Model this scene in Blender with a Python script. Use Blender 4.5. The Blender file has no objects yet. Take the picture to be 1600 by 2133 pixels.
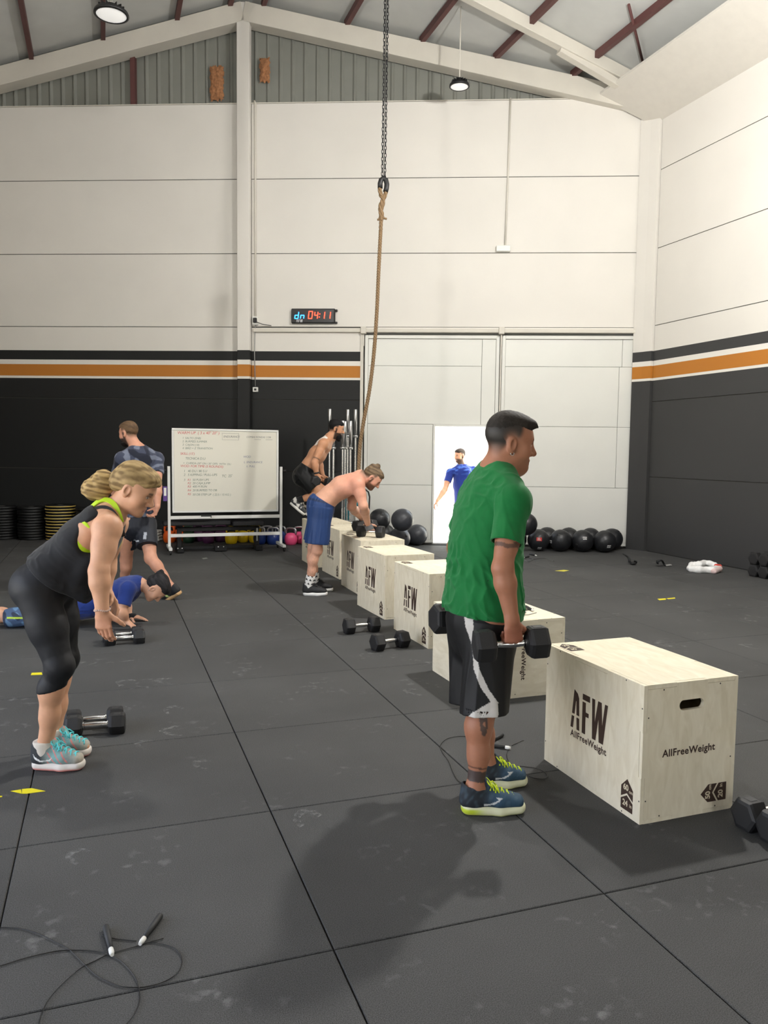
import bpy, bmesh, math, random
import numpy as np
from mathutils import Vector, Matrix, Quaternion

random.seed(7); np.random.seed(7)
scene = bpy.context.scene
COL = scene.collection

# ------------------------------------------------------------------ camera
FPX, YAW, PITCH, ROLL, CAMH = 1635.3, math.radians(19.576), math.radians(4.4256), math.radians(-0.7015), 1.5607
PCX, PCY = 800.0, 1066.5
_f = np.array([math.sin(YAW)*math.cos(PITCH), math.cos(YAW)*math.cos(PITCH), -math.sin(PITCH)])
_r = np.array([math.cos(YAW), -math.sin(YAW), 0.0]); _d = np.cross(_f, _r)
_r2 = math.cos(ROLL)*_r + math.sin(ROLL)*_d; _d2 = -math.sin(ROLL)*_r + math.cos(ROLL)*_d
CM = np.array([_r2, _d2, _f]); CPOS = np.array([0, 0, CAMH])
cd = bpy.data.cameras.new('camera'); cam = bpy.data.objects.new('camera', cd); COL.objects.link(cam)
cd.sensor_fit = 'HORIZONTAL'; cd.sensor_width = 36.0; cd.lens = FPX/1600*36.0; cd.clip_start = 0.05; cd.clip_end = 300
mw = Matrix.Identity(4)
for i in range(3):
    mw[i][0] = _r2[i]; mw[i][1] = -_d2[i]; mw[i][2] = -_f[i]
mw[0][3], mw[1][3], mw[2][3] = CPOS
cam.matrix_world = mw; scene.camera = cam

def ray(x, y): return CM.T @ np.array([(x-PCX)/FPX, (y-PCY)/FPX, 1.0])
def G(x, y, z=0.0):
    d = ray(x, y); return CPOS + d*(z-CAMH)/d[2]
def AT(x, y, d): return CPOS + ray(x, y)*d
def PROJ(P):
    q = CM @ (np.asarray(P, float)-CPOS); return PCX+FPX*q[0]/q[2], PCY+FPX*q[1]/q[2], q[2]
CR = np.array([math.cos(YAW), -math.sin(YAW), 0.0]); CF = np.array([math.sin(YAW), math.cos(YAW), 0.0]); UP = np.array([0, 0, 1.0])

# back wall frame: s along the wall, e towards the room
WA = math.radians(-23); WU = np.array([math.cos(WA), math.sin(WA), 0]); WN = np.array([-math.sin(WA), math.cos(WA), 0]); WD = 13.15
def WP(s, z, e=0.0): return WU*s + WN*(WD-e) + UP*z
def WPX(x, y, e=0.0):
    d = ray(x, y); return CPOS + d*(WD-e)/(d@WN)
RX = 8.25                                   # right wall
RIDGE_X, RIDGE_Z, RM = 2.23, 8.80, 0.253    # roof
def GW(px, e):
    """point on the floor in picture column px, at distance e in front of the back wall"""
    lo, hi = 1090.0, 1400.0
    for _ in range(50):
        m = (lo+hi)/2
        if G(px, m)@WN > WD-e: lo = m
        else: hi = m
    return G(px, lo)
def roofz(x): return RIDGE_Z - RM*abs(x-RIDGE_X)

# ------------------------------------------------------------------ world, sun, exposure
w = bpy.data.worlds.new('sky'); scene.world = w; w.use_nodes = True
nt = w.node_tree; nt.nodes.clear()
wo = nt.nodes.new('ShaderNodeOutputWorld'); bg = nt.nodes.new('ShaderNodeBackground'); sk = nt.nodes.new('ShaderNodeTexSky')
sk.sky_type = 'HOSEK_WILKIE'; sk.turbidity = 9; SUN = Vector(tuple(WU*.6-WN*.10+UP*.75)).normalized(); sk.sun_direction = SUN
bg.inputs[1].default_value = 34.0
nt.links.new(sk.outputs[0], bg.inputs[0]); nt.links.new(bg.outputs[0], wo.inputs[0])
sd = bpy.data.lights.new('sun', 'SUN'); sd.energy = 30.0; sd.angle = math.radians(0.5); sd.color = (1, .97, .9)
so = bpy.data.objects.new('sun', sd); COL.objects.link(so); so.rotation_euler = SUN.to_track_quat('Z', 'Y').to_euler(); so.location = (0, -10, 30)
vs = scene.view_settings; scene.display_settings.display_device = 'sRGB'
vs.view_transform = 'Standard'; vs.look = 'None'; vs.exposure = 0.0; vs.gamma = 1.0; vs.use_curve_mapping = False
LAMP_W = 405.0

# ------------------------------------------------------------------ materials
def srgb(r, g, b):
    f = lambda c: (c/255/12.92) if c/255 <= .04045 else ((c/255+.055)/1.055)**2.4
    return (f(r), f(g), f(b), 1.0)
MATS = {}
def mat(name, rgb, rough=.6, metal=0.0, var=0.0, vscale=8.0, bump=0.0, bscale=60.0, spec=.5, emit=None, estr=0.0, sss=0.0, coat=0.0, vcol=False, sheen=0.0, stretch=None):
    if name in MATS: return MATS[name]
    m = bpy.data.materials.new(name); m.use_nodes = True; MATS[name] = m
    n = m.node_tree; b = n.nodes['Principled BSDF']; L = n.links.new
    c = srgb(*rgb) if max(rgb) > 1.001 else (*rgb, 1)
    b.inputs['Base Color'].default_value = c; b.inputs['Roughness'].default_value = rough; b.inputs['Metallic'].default_value = metal
    b.inputs['Specular IOR Level'].default_value = spec
    if coat: b.inputs['Coat Weight'].default_value = coat
    if sheen: b.inputs['Sheen Weight'].default_value = sheen
    if sss:
        b.inputs['Subsurface Weight'].default_value = sss; b.inputs['Subsurface Radius'].default_value = (.012, .005, .003); b.inputs['Subsurface Scale'].default_value = 1.0
    if emit is not None:
        b.inputs['Emission Color'].default_value = srgb(*emit); b.inputs['Emission Strength'].default_value = estr
    src = None
    if vcol:
        a = n.nodes.new('ShaderNodeVertexColor'); a.layer_name = 'Col'; src = a.outputs['Color']
    co = None
    if var or bump:
        tc = n.nodes.new('ShaderNodeTexCoord'); co = tc.outputs['Object']
        if stretch:
            mp = n.nodes.new('ShaderNodeMapping'); mp.inputs['Scale'].default_value = stretch; L(co, mp.inputs[0]); co = mp.outputs[0]
    if var:
        nz = n.nodes.new('ShaderNodeTexNoise'); nz.inputs['Scale'].default_value = vscale; nz.inputs['Detail'].default_value = 5; L(co, nz.inputs['Vector'])
        mr = n.nodes.new('ShaderNodeMapRange'); mr.inputs[1].default_value = .25; mr.inputs[2].default_value = .75; mr.inputs[3].default_value = 1-var; mr.inputs[4].default_value = 1+var; L(nz.outputs[0], mr.inputs[0])
        mx = n.nodes.new('ShaderNodeMix'); mx.data_type = 'RGBA'; mx.blend_type = 'MULTIPLY'; mx.inputs[0].default_value = 1.0
        if src is not None: L(src, mx.inputs[6])
        else: mx.inputs[6].default_value = c
        cb = n.nodes.new('ShaderNodeCombineColor'); [L(mr.outputs[0], cb.inputs[i]) for i in range(3)]
        L(cb.outputs[0], mx.inputs[7]); src = mx.outputs[2]
    if src is not None: L(src, b.inputs['Base Color'])
    if bump:
        nb = n.nodes.new('ShaderNodeTexNoise'); nb.inputs['Scale'].default_value = bscale; nb.inputs['Detail'].default_value = 3; L(co, nb.inputs['Vector'])
        bp = n.nodes.new('ShaderNodeBump'); bp.inputs['Strength'].default_value = bump; bp.inputs['Distance'].default_value = .004; L(nb.outputs[0], bp.inputs['Height']); L(bp.outputs[0], b.inputs['Normal'])
    return m

def wall_paint(name='wall_paint', dado=(27, 28, 28)):
    """white wall with a painted black dado and a black / white / orange / white band, by height"""
    m = bpy.data.materials.new(name); m.use_nodes = True; MATS[name] = m
    n = m.node_tree; b = n.nodes['Principled BSDF']; L = n.links.new
    ge = n.nodes.new('ShaderNodeNewGeometry'); sx = n.nodes.new('ShaderNodeSeparateXYZ'); L(ge.outputs['Position'], sx.inputs[0])
    mr = n.nodes.new('ShaderNodeMapRange'); mr.inputs[1].default_value = 0; mr.inputs[2].default_value = 10; L(sx.outputs[2], mr.inputs[0])
    cr = n.nodes.new('ShaderNodeValToRGB'); cr.color_ramp.interpolation = 'CONSTANT'; e = cr.color_ramp.elements
    stops = [(0, srgb(*dado)), (.2700, srgb(226, 222, 214)), (.2765, srgb(184, 118, 44)), (.2955, srgb(226, 222, 214)), (.302, srgb(*dado)), (.320, srgb(221, 217, 210))]
    e[0].position, e[0].color = stops[0]; e[1].position, e[1].color = stops[1]
    for p, c in stops[2:]: q = e.new(p); q.color = c
    L(mr.outputs[0], cr.inputs[0])
    nz = n.nodes.new('ShaderNodeTexNoise'); nz.inputs['Scale'].default_value = 1.3; nz.inputs['Detail'].default_value = 6; L(ge.outputs['Position'], nz.inputs['Vector'])
    m2 = n.nodes.new('ShaderNodeMapRange'); m2.inputs[3].default_value = .93; m2.inputs[4].default_value = 1.05; L(nz.outputs[0], m2.inputs[0])
    mx = n.nodes.new('ShaderNodeMix'); mx.data_type = 'RGBA'; mx.blend_type = 'MULTIPLY'; mx.inputs[0].default_value = 1
    cb = n.nodes.new('ShaderNodeCombineColor'); [L(m2.outputs[0], cb.inputs[i]) for i in range(3)]
    L(cr.outputs[0], mx.inputs[6]); L(cb.outputs[0], mx.inputs[7]); L(mx.outputs[2], b.inputs['Base Color'])
    b.inputs['Roughness'].default_value = .62; b.inputs['Specular IOR Level'].default_value = .35
    nb = n.nodes.new('ShaderNodeTexNoise'); nb.inputs['Scale'].default_value = 35; L(ge.outputs['Position'], nb.inputs['Vector'])
    bp = n.nodes.new('ShaderNodeBump'); bp.inputs['Strength'].default_value = .12; bp.inputs['Distance'].default_value = .004; L(nb.outputs[0], bp.inputs['Height']); L(bp.outputs[0], b.inputs['Normal'])
    return m

def rubber_floor():
    m = bpy.data.materials.new('rubber_floor'); m.use_nodes = True; MATS['rubber_floor'] = m
    n = m.node_tree; b = n.nodes['Principled BSDF']; L = n.links.new
    ge = n.nodes.new('ShaderNodeNewGeometry'); oi = n.nodes.new('ShaderNodeObjectInfo')
    def noise(sc, det=4):
        z = n.nodes.new('ShaderNodeTexNoise'); z.inputs['Scale'].default_value = sc; z.inputs['Detail'].default_value = det; L(ge.outputs['Position'], z.inputs['Vector']); return z.outputs[0]
    def rng(src, a, c, lo, hi):
        q = n.nodes.new('ShaderNodeMapRange'); q.inputs[1].default_value = a; q.inputs[2].default_value = c; q.inputs[3].default_value = lo; q.inputs[4].default_value = hi; L(src, q.inputs[0]); return q.outputs[0]
    def mul(a, c):
        q = n.nodes.new('ShaderNodeMath'); q.operation = 'MULTIPLY'; L(a, q.inputs[0]); L(c, q.inputs[1]); return q.outputs[0]
    big = rng(noise(1.1, 6), .3, .7, .86, 1.16); grain = rng(noise(300, 2), .3, .7, .55, 1.45); tile = rng(oi.outputs['Random'], 0, 1, .93, 1.07)
    v = mul(mul(big, grain), tile)
    # chalk scuffs
    sc = rng(mul(rng(noise(2.6, 3), .56, .72, 0, 1), rng(noise(19, 6), .55, .7, 0, 1)), 0, 1, 0, .10)
    base = n.nodes.new('ShaderNodeMix'); base.data_type = 'RGBA'; base.blend_type = 'MULTIPLY'; base.inputs[0].default_value = 1; base.inputs[6].default_value = (.066, .066, .065, 1)
    cb = n.nodes.new('ShaderNodeCombineColor'); [L(v, cb.inputs[i]) for i in range(3)]; L(cb.outputs[0], base.inputs[7])
    ad = n.nodes.new('ShaderNodeMix'); ad.data_type = 'RGBA'; ad.blend_type = 'ADD'; ad.inputs[0].default_value = 1; L(base.outputs[2], ad.inputs[6])
    c2 = n.nodes.new('ShaderNodeCombineColor'); [L(sc, c2.inputs[i]) for i in range(3)]; L(c2.outputs[0], ad.inputs[7])
    L(ad.outputs[2], b.inputs['Base Color']); b.inputs['Roughness'].default_value = .75; b.inputs['Specular IOR Level'].default_value = .18
    bp = n.nodes.new('ShaderNodeBump'); bp.inputs['Strength'].default_value = .35; bp.inputs['Distance'].default_value = .003; L(noise(260, 2), bp.inputs['Height']); L(bp.outputs[0], b.inputs['Normal'])
    return m

def plywood():
    m = bpy.data.materials.new('birch_plywood'); m.use_nodes = True; MATS['birch_plywood'] = m
    n = m.node_tree; b = n.nodes['Principled BSDF']; L = n.links.new
    tc = n.nodes.new('ShaderNodeTexCoord'); mp = n.nodes.new('ShaderNodeMapping'); mp.inputs['Scale'].default_value = (4, 1.0, 1); L(tc.outputs['Object'], mp.inputs[0])
    nz = n.nodes.new('ShaderNodeTexNoise'); nz.inputs['Scale'].default_value = 6; nz.inputs['Detail'].default_value = 8; nz.inputs['Distortion'].default_value = 1.2; L(mp.outputs[0], nz.inputs['Vector'])
    cr = n.nodes.new('ShaderNodeValToRGB'); cr.color_ramp.elements[0].position = .3; cr.color_ramp.elements[1].position = .72
    cr.color_ramp.elements[0].color = srgb(223, 213, 187); cr.color_ramp.elements[1].color = srgb(238, 230, 208)
    L(nz.outputs[0], cr.inputs[0])
    n2 = n.nodes.new('ShaderNodeTexNoise'); n2.inputs['Scale'].default_value = 2.3; n2.inputs['Detail'].default_value = 5; L(tc.outputs['Object'], n2.inputs['Vector'])
    m2 = n.nodes.new('ShaderNodeMapRange'); m2.inputs[1].default_value = .3; m2.inputs[2].default_value = .7; m2.inputs[3].default_value = .92; m2.inputs[4].default_value = 1.05; L(n2.outputs[0], m2.inputs[0])
    cb = n.nodes.new('ShaderNodeCombineColor'); [L(m2.outputs[0], cb.inputs[i]) for i in range(3)]
    mx = n.nodes.new('ShaderNodeMix'); mx.data_type = 'RGBA'; mx.blend_type = 'MULTIPLY'; mx.inputs[0].default_value = 1; L(cr.outputs[0], mx.inputs[6]); L(cb.outputs[0], mx.inputs[7])
    L(mx.outputs[2], b.inputs['Base Color']); b.inputs['Roughness'].default_value = .6; b.inputs['Specular IOR Level'].default_value = .3
    return m
wall_paint(); wall_paint('wall_paint_grey', (60, 60, 60)); rubber_floor(); plywood()

# ------------------------------------------------------------------ mesh helpers
class MB:
    def __init__(s): s.v = []; s.f = []; s.m = []; s.sm = []
    def add(s, vs, fs, m=0, smooth=False):
        o = len(s.v); s.v += [tuple(map(float, p)) for p in vs]
        for f in fs: s.f.append([o+i for i in f]); s.m.append(m); s.sm.append(smooth)
        return s
    def obox(s, c, ax, half, m=0, b=0.0):
        c = np.asarray(c, float); ax = np.asarray(ax, float); half = np.asarray(half, float)
        if b <= 0:
            P = [c + sum(ax[i]*half[i]*sg[i] for i in range(3)) for sg in [(-1,-1,-1),(1,-1,-1),(1,1,-1),(-1,1,-1),(-1,-1,1),(1,-1,1),(1,1,1),(-1,1,1)]]
            return s.add(P, [(0,3,2,1),(4,5,6,7),(0,1,5,4),(1,2,6,5),(2,3,7,6),(3,0,4,7)], m)
        b = min(b, half.min()*.9); idx = {}; P = []
        for sg in [(i, j, k) for i in (-1, 1) for j in (-1, 1) for k in (-1, 1)]:
            for a in range(3):
                hh = half - b; hh = hh.copy(); hh[a] = half[a]
                idx[(sg, a)] = len(P); P.append(c + sum(ax[i]*hh[i]*sg[i] for i in range(3)))
        F = []
        for a in range(3):
            o1, o2 = [(1, 2), (2, 0), (0, 1)][a]
            for sa in (-1, 1):
                q = []
                for (p1, p2) in [(-1, -1), (1, -1), (1, 1), (-1, 1)]:
                    sg = [0, 0, 0]; sg[a] = sa; sg[o1] = p1; sg[o2] = p2; q.append(idx[(tuple(sg), a)])
                F.append(q if sa > 0 else q[::-1])
        for a in range(3):          # edges parallel to axis a
            o1, o2 = [(1, 2), (2, 0), (0, 1)][a]
            for s1 in (-1, 1):
                for s2 in (-1, 1):
                    A = [0, 0, 0]; A[o1] = s1; A[o2] = s2; A0 = list(A); A0[a] = -1; A1 = list(A); A1[a] = 1
                    q = [idx[(tuple(A0), o1)], idx[(tuple(A0), o2)], idx[(tuple(A1), o2)], idx[(tuple(A1), o1)]]
                    F.append(q if s1*s2 < 0 else q[::-1])
        for sg in [(i, j, k) for i in (-1, 1) for j in (-1, 1) for k in (-1, 1)]:
            q = [idx[(sg, 0)], idx[(sg, 1)], idx[(sg, 2)]]; F.append(q if sg[0]*sg[1]*sg[2] > 0 else q[::-1])
        return s.add(P, F, m)
    def box(s, lo, hi, m=0, b=0.0):
        lo = np.array(lo, float); hi = np.array(hi, float); return s.obox((lo+hi)/2, np.eye(3), (hi-lo)/2, m, b)
    def bar(s, a, b_, w, h, up=(0, 0, 1), m=0, bev=0.0):
        a = np.array(a, float); b_ = np.array(b_, float); d = b_-a; L = np.linalg.norm(d); d /= L; up = np.array(up, float)
        sd_ = np.cross(d, up); sd_ /= np.linalg.norm(sd_); u2 = np.cross(sd_, d)
        return s.obox((a+b_)/2, [sd_, d, u2], [w/2, L/2, h/2], m, bev)
    def tube(s, path, r, n=10, m=0, closed=False, cap=True):
        P = [np.array(p, float) for p in path]; N = len(P); rr = r if hasattr(r, '__len__') else [r]*N
        T = []
        for i in range(N):
            a = P[(i-1) % N] if (closed or i > 0) else P[i]; b = P[(i+1) % N] if (closed or i < N-1) else P[i]
            t = b-a; T.append(t/(np.linalg.norm(t)+1e-12))
        ref = np.array([0, 0, 1.0]) if abs(T[0][2]) < .9 else np.array([1.0, 0, 0])
        u = np.cross(T[0], ref); u /= np.linalg.norm(u); vs = []
        for i in range(N):
            u = u - T[i]*(u@T[i]); u /= np.linalg.norm(u); v = np.cross(T[i], u)
            for k in range(n):
                a = 2*math.pi*k/n; vs.append(P[i]+rr[i]*(math.cos(a)*u+math.sin(a)*v))
        fs = []
        for i in range(N if closed else N-1):
            j = (i+1) % N
            for k in range(n): fs.append((i*n+k, i*n+(k+1) % n, j*n+(k+1) % n, j*n+k))
        s.add(vs, fs, m, True)
        if cap and not closed:
            o = len(s.v)-N*n
            s.f.append([o+k for k in range(n)][::-1]); s.m.append(m); s.sm.append(False)
            s.f.append([o+(N-1)*n+k for k in range(n)]); s.m.append(m); s.sm.append(False)
        return s
    def lathe(s, prof, n=24, org=(0, 0, 0), ax=None, m=0, smooth=True):
        org = np.array(org, float); ax = np.eye(3) if ax is None else np.array(ax, float); N = len(prof); vs = []
        for (r, z) in prof:
            for k in range(n):
                a = 2*math.pi*k/n; vs.append(org+ax[0]*r*math.cos(a)+ax[1]*r*math.sin(a)+ax[2]*z)
        fs = [(i*n+k, i*n+(k+1) % n, (i+1)*n+(k+1) % n, (i+1)*n+k) for i in range(N-1) for k in range(n)]
        return s.add(vs, fs, m, smooth)
    def prism(s, poly, org, u, v, w, t0, t1, m=0):
        """2D polygon (counter-clockwise in u,v) swept along w from t0 to t1"""
        org, u, v, w = [np.array(q, float) for q in (org, u, v, w)]; n = len(poly)
        vs = [org+u*a+v*b+w*t0 for a, b in poly]+[org+u*a+v*b+w*t1 for a, b in poly]
        fs = [list(range(n))[::-1], [n+i for i in range(n)]]+[(i, (i+1) % n, n+(i+1) % n, n+i) for i in range(n)]
        return s.add(vs, fs, m)
    def ball(s, c, r, n=16, k=10, m=0, ax=None):
        r = np.array(r if hasattr(r, '__len__') else [r]*3, float); ax = np.eye(3) if ax is None else np.array(ax, float); c = np.array(c, float)
        vs = []; fs = []
        for i in range(k+1):
            th = math.pi*i/k
            for j in range(n):
                p = 2*math.pi*j/n; q = np.array([math.sin(th)*math.cos(p), math.sin(th)*math.sin(p), -math.cos(th)])*r; vs.append(c+q@ax)
        for i in range(k):
            for j in range(n): fs.append((i*n+j, i*n+(j+1) % n, (i+1)*n+(j+1) % n, (i+1)*n+j))
        return s.add(vs, fs, m, True)
    def mesh(s, name, mats):
        me = bpy.data.meshes.new(name); me.from_pydata(s.v, [], s.f)
        for q in (mats if isinstance(mats, (list, tuple)) else [mats]): me.materials.append(q)
        me.polygons.foreach_set('material_index', s.m); me.polygons.foreach_set('use_smooth', s.sm); me.update()
        bm = bmesh.new(); bm.from_mesh(me); bmesh.ops.remove_doubles(bm, verts=bm.verts, dist=1e-6); bmesh.ops.recalc_face_normals(bm, faces=bm.faces); bm.to_mesh(me); bm.free()
        return me
    def build(s, name, mats, parent=None):
        return link(name, s.mesh(name, mats), parent)

def link(name, me, parent=None):
    o = bpy.data.objects.new(name, me); COL.objects.link(o)
    if parent is not None: o.parent = parent
    return o
def tag(o, label=None, cat=None, group=None, kind=None):
    if label: o['label'] = label
    if cat: o['category'] = cat
    if group: o['group'] = group
    if kind: o['kind'] = kind
    return o
def thing(name, label, cat, loc=(0, 0, 0), rotz=0.0, group=None):
    o = bpy.data.objects.new(name, None); COL.objects.link(o); o.empty_display_size = .1
    o.location = loc; o.rotation_euler = (0, 0, rotz); return tag(o, label, cat, group)
def struct(o): o['kind'] = 'structure'; return o
def copy_tree(o, label=None, loc=None, rotz=None, parent=None):
    c = o.copy(); COL.objects.link(c); c.parent = parent
    if loc is not None: c.location = loc
    if rotz is not None: c.rotation_euler = (0, 0, rotz)
    if label: c['label'] = label
    for ch in o.children: copy_tree(ch, parent=c)
    return c
def clip_poly(poly, nrm, dist):
    out = []; N = len(poly)
    for i in range(N):
        a, b = poly[i], poly[(i+1) % N]; da = a[0]*nrm[0]+a[1]*nrm[1]-dist; db = b[0]*nrm[0]+b[1]*nrm[1]-dist
        if da <= 0: out.append(a)
        if da*db < 0: t = da/(da-db); out.append((a[0]+t*(b[0]-a[0]), a[1]+t*(b[1]-a[1])))
    return out
def text_mesh(txt, size, align='CENTER', spacing=1.0, extrude=0.0, shear=0.0, offset=0.0):
    cu = bpy.data.curves.new('lettering', 'FONT'); cu.body = txt; cu.size = size; cu.align_x = align; cu.align_y = 'CENTER'; cu.extrude = extrude; cu.space_character = spacing; cu.shear = shear; cu.offset = offset; cu.resolution_u = 3
    ob = bpy.data.objects.new('lettering', cu); COL.objects.link(ob)
    dg = bpy.context.evaluated_depsgraph_get(); me = bpy.data.meshes.new_from_object(ob.evaluated_get(dg))
    bpy.data.objects.remove(ob); bpy.data.curves.remove(cu); return me
def frame(org, u, v):
    """matrix placing local x,y on u,v at org"""
    u = np.array(u, float); v = np.array(v, float); w_ = np.cross(u, v); M = Matrix.Identity(4)
    for i in range(3): M[i][0] = u[i]; M[i][1] = v[i]; M[i][2] = w_[i]; M[i][3] = org[i]
    return M
def lettering(me, material, M, parent=None, name='lettering'):
    me.materials.clear(); me.materials.append(material); o = link(name, me, parent); o.matrix_local = M; return o

# ================================================================== THE SETTING
WALL = MATS['wall_paint']; RUB = MATS['rubber_floor']
dark_joint = mat('dark_joint', (70, 68, 64), .9)
black_gap = mat('black_gap', (12, 12, 12), .9)
white_steel = mat('white_painted_beam', (208, 203, 192), .55, var=.04, vscale=3)
gate_white = mat('gate_white', (222, 222, 216), .45, var=.03, vscale=1.5)
red_steel = mat('red_oxide_steel', (92, 56, 54), .6, var=.1)
roof_mat = mat('roof_grey', (196, 197, 194), .55, var=.07, vscale=2)
clad_mat = mat('galvanised_cladding', (128, 129, 122), .5, var=.06, vscale=3)
gable_in = mat('gable_dark', (60, 60, 58), .8)

# floor
HN = (WN[0], WN[1])
fl = MB(); hall = [(-3.9, -7.0), (8.4, -7.0), (8.4, 10.9), (-3.9, 16.0)]
hallc = clip_poly(hall, HN, WD+.02); fl.prism(hallc, (0, 0, 0), (1, 0, 0), (0, 1, 0), (0, 0, 1), -.2, -.014)
floor = struct(fl.build('floor', mat('floor_slab', (20, 20, 20), .9)))
gap = .0025
def tile_mesh(poly):
    b = .003; c = np.mean(poly, axis=0); inn = []
    n = len(poly)
    for i in range(n):      # inset polygon for the chamfered rim
        p0, p1, p2 = np.array(poly[i-1]), np.array(poly[i]), np.array(poly[(i+1) % n]); d1 = (p1-p0)/np.linalg.norm(p1-p0); d2 = (p2-p1)/np.linalg.norm(p2-p1)
        n1 = np.array([-d1[1], d1[0]]); n2 = np.array([-d2[1], d2[0]]); inn.append(p1+(n1+n2)*b/(1+n1@n2))
    vs = [(x, y, -.014) for x, y in poly]+[(x, y, -b) for x, y in poly]+[(x, y, 0) for x, y in inn]
    fs = [[2*n+i for i in range(n)]]+[(k*n+i, k*n+(i+1) % n, (k+1)*n+(i+1) % n, (k+1)*n+i) for k in (0, 1) for i in range(n)]
    return MB().add(vs, fs).mesh('floor_mat', RUB)
full = tile_mesh([(gap, gap), (1-gap, gap), (1-gap, 1-gap), (gap, 1-gap)])
for i in range(-5, 8):
    for j in range(-1, 15):
        x0, y0 = .655+i, .262+j
        pr = [PROJ((x0+a, y0+b, 0)) for a in (0, 1) for b in (0, 1)]
        if max(p[2] for p in pr) < .4 or all(p[2] > .1 and (p[0] < -450 or p[0] > 2050) for p in pr): continue
        if max(p[2] for p in pr) < 1.3: continue
        sq = [(x0+gap, y0+gap), (x0+1-gap, y0+gap), (x0+1-gap, y0+1-gap), (x0+gap, y0+1-gap)]
        c = clip_poly(clip_poly(clip_poly(sq, HN, WD-.004), (1, 0), RX-.004), (-1, 0), 3.8)
        if len(c) < 3: continue
        if c == sq:
            o = link('floor_mat', full, floor); o.location = (x0, y0, 0)
        else:
            cc = []
            for p in c:
                if not cc or np.hypot(p[0]-cc[-1][0], p[1]-cc[-1][1]) > .01: cc.append(p)
            if len(cc) < 3: continue
            link('floor_mat', tile_mesh(cc), floor)

# back wall of precast panels
wb = MB()
def wbox(mb, s0, s1, z0, z1, e0, e1, m=0, b=0.0): mb.obox(WP((s0+s1)/2, (z0+z1)/2, (e0+e1)/2), [WU, WN, UP], [(s1-s0)/2, abs(e1-e0)/2, (z1-z0)/2], m, b)
GL, GR, GT = -1.16, 3.40, 3.55
wbox(wb, -10.0, GL, -.1, 7.2, -.25, -.012); wbox(wb, GL, 3.47, GT, 7.2, -.25, -.012)
wall_back = struct(wb.build('wall_back', dark_joint))
def wpanel(s0, s1, z0, z1):
    q = MB(); wbox(q, s0+.004, s1-.004, z0+.005, z1-.005, -.012, 0, 0, .003); q.build('wall_panel', WALL, wall_back)
for k in range(6):
    z0, z1 = 1.2*k, 1.2*(k+1)
    wpanel(-9.9, -3.25, z0, z1)
    if k < 3: wpanel(-3.04, GL-.005, z0, z1 if k < 2 else 3.595)
    else: wpanel(-3.04, 3.42, z0 if k > 3 else 3.605, z1)
lint = MB(); wbox(lint, GL, 3.40, 3.555, 3.60, -.012, .015); struct(lint.build('trim_1', WALL))
# column, gable cladding, rafters
cm_ = MB(); wbox(cm_, -3.25, -3.04, 0, 8.72, 0, .14, 0, .006); struct(cm_.build('trim_2', WALL))
gb = MB(); wbox(gb, -10, 3.2, 7.2, 9.0, -.25, -.19); gable = struct(gb.build('trim_3', gable_in))
def s2x(s): return (WP(s, 0))[0]
s = -9.6
while s < 3.1:
    zt = roofz(s2x(s+.1))+.05; q = MB()
    prof = [(0, 0), (.03, .028), (.045, .028), (.075, 0), (.205, 0)]
    vs = []
    for a, e in prof: p = WP(s+a, 0, -.17+e); vs += [(p[0], p[1], 7.17), (p[0], p[1], zt)]
    for a, e in prof[::-1]: p = WP(s+a, 0, -.175+e); vs += [(p[0], p[1], 7.17), (p[0], p[1], zt)]
    n = len(prof)*2; q.add(vs, [(2*i, 2*((i+1) % n), 2*((i+1) % n)+1, 2*i+1) for i in range(n)])
    q.build('cladding_sheet', clad_mat, gable); s += .205
ld = MB(); wbox(ld, -10, 3.2, 7.2, 7.215, -.25, 0); struct(ld.build('trim_4', white_steel))
def raf(s0, s1, name):
    q = MB(); a = WP(s0, roofz(s2x(s0))-.22, .02); b = WP(s1, roofz(s2x(s1))-.22, .02); q.bar(a, b, .26, .30, m=0, bev=.006); return struct(q.build(name, white_steel))
raf(-9.9, -3.15, 'trim_5'); raf(-3.14, 3.2, 'trim_6')
q = MB(); wbox(q, -5.08, -5.0, 7.2, 8.3, -.14, -.05); struct(q.build('trim_7', red_steel))

# roof slopes
rf = MB()
for sg, xe in ((1, 8.6), (-1, -4.1)):
    z0, z1 = RIDGE_Z+.02, roofz(xe)+.02
    A, B, C_, D_ = (RIDGE_X, -7.2, z0), (xe, -7.2, z1), (xe, 16.5, z1), (RIDGE_X, 16.5, z0)
    t = (0, 0, .12); vs = [A, B, C_, D_]+[tuple(np.add(p, t)) for p in (A, B, C_, D_)]
    rf.add(vs, [(0, 1, 2, 3), (7, 6, 5, 4), (0, 4, 5, 1), (1, 5, 6, 2), (2, 6, 7, 3), (3, 7, 4, 0)])
ceiling = struct(rf.build('ceiling', roof_mat))
def yend(x): return (WD+.10-WN[0]*x)/WN[1]
for x in (-3.2, -2.12, -1.04, .07, 1.2, 2.0, 2.5, 3.74, 4.85, 5.93, 7.05, 8.1):
    q = MB(); z = roofz(x)-.045; q.box((x-.035, -6.8, z-.05), (x+.035, yend(x)-.2, z+.05)); q.build('purlin', red_steel, ceiling)
q = MB(); q.tube([(6.74, 9.36, roofz(6.74)-.06), (7.66, 10.23, roofz(7.66)-.06)], .02, 8); q.build('roof_brace', red_steel, ceiling)
for yb in (10.60, 5.0, -.6):
    q = MB()
    for sg, xe in ((1, 8.0), (-1, -3.85)):
        q.bar((RIDGE_X-.02*sg, yb, RIDGE_Z-.09), (xe, yb, roofz(xe)-.09), .13, .18, bev=.006)
    q.build('portal_beam', white_steel, ceiling)
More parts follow.
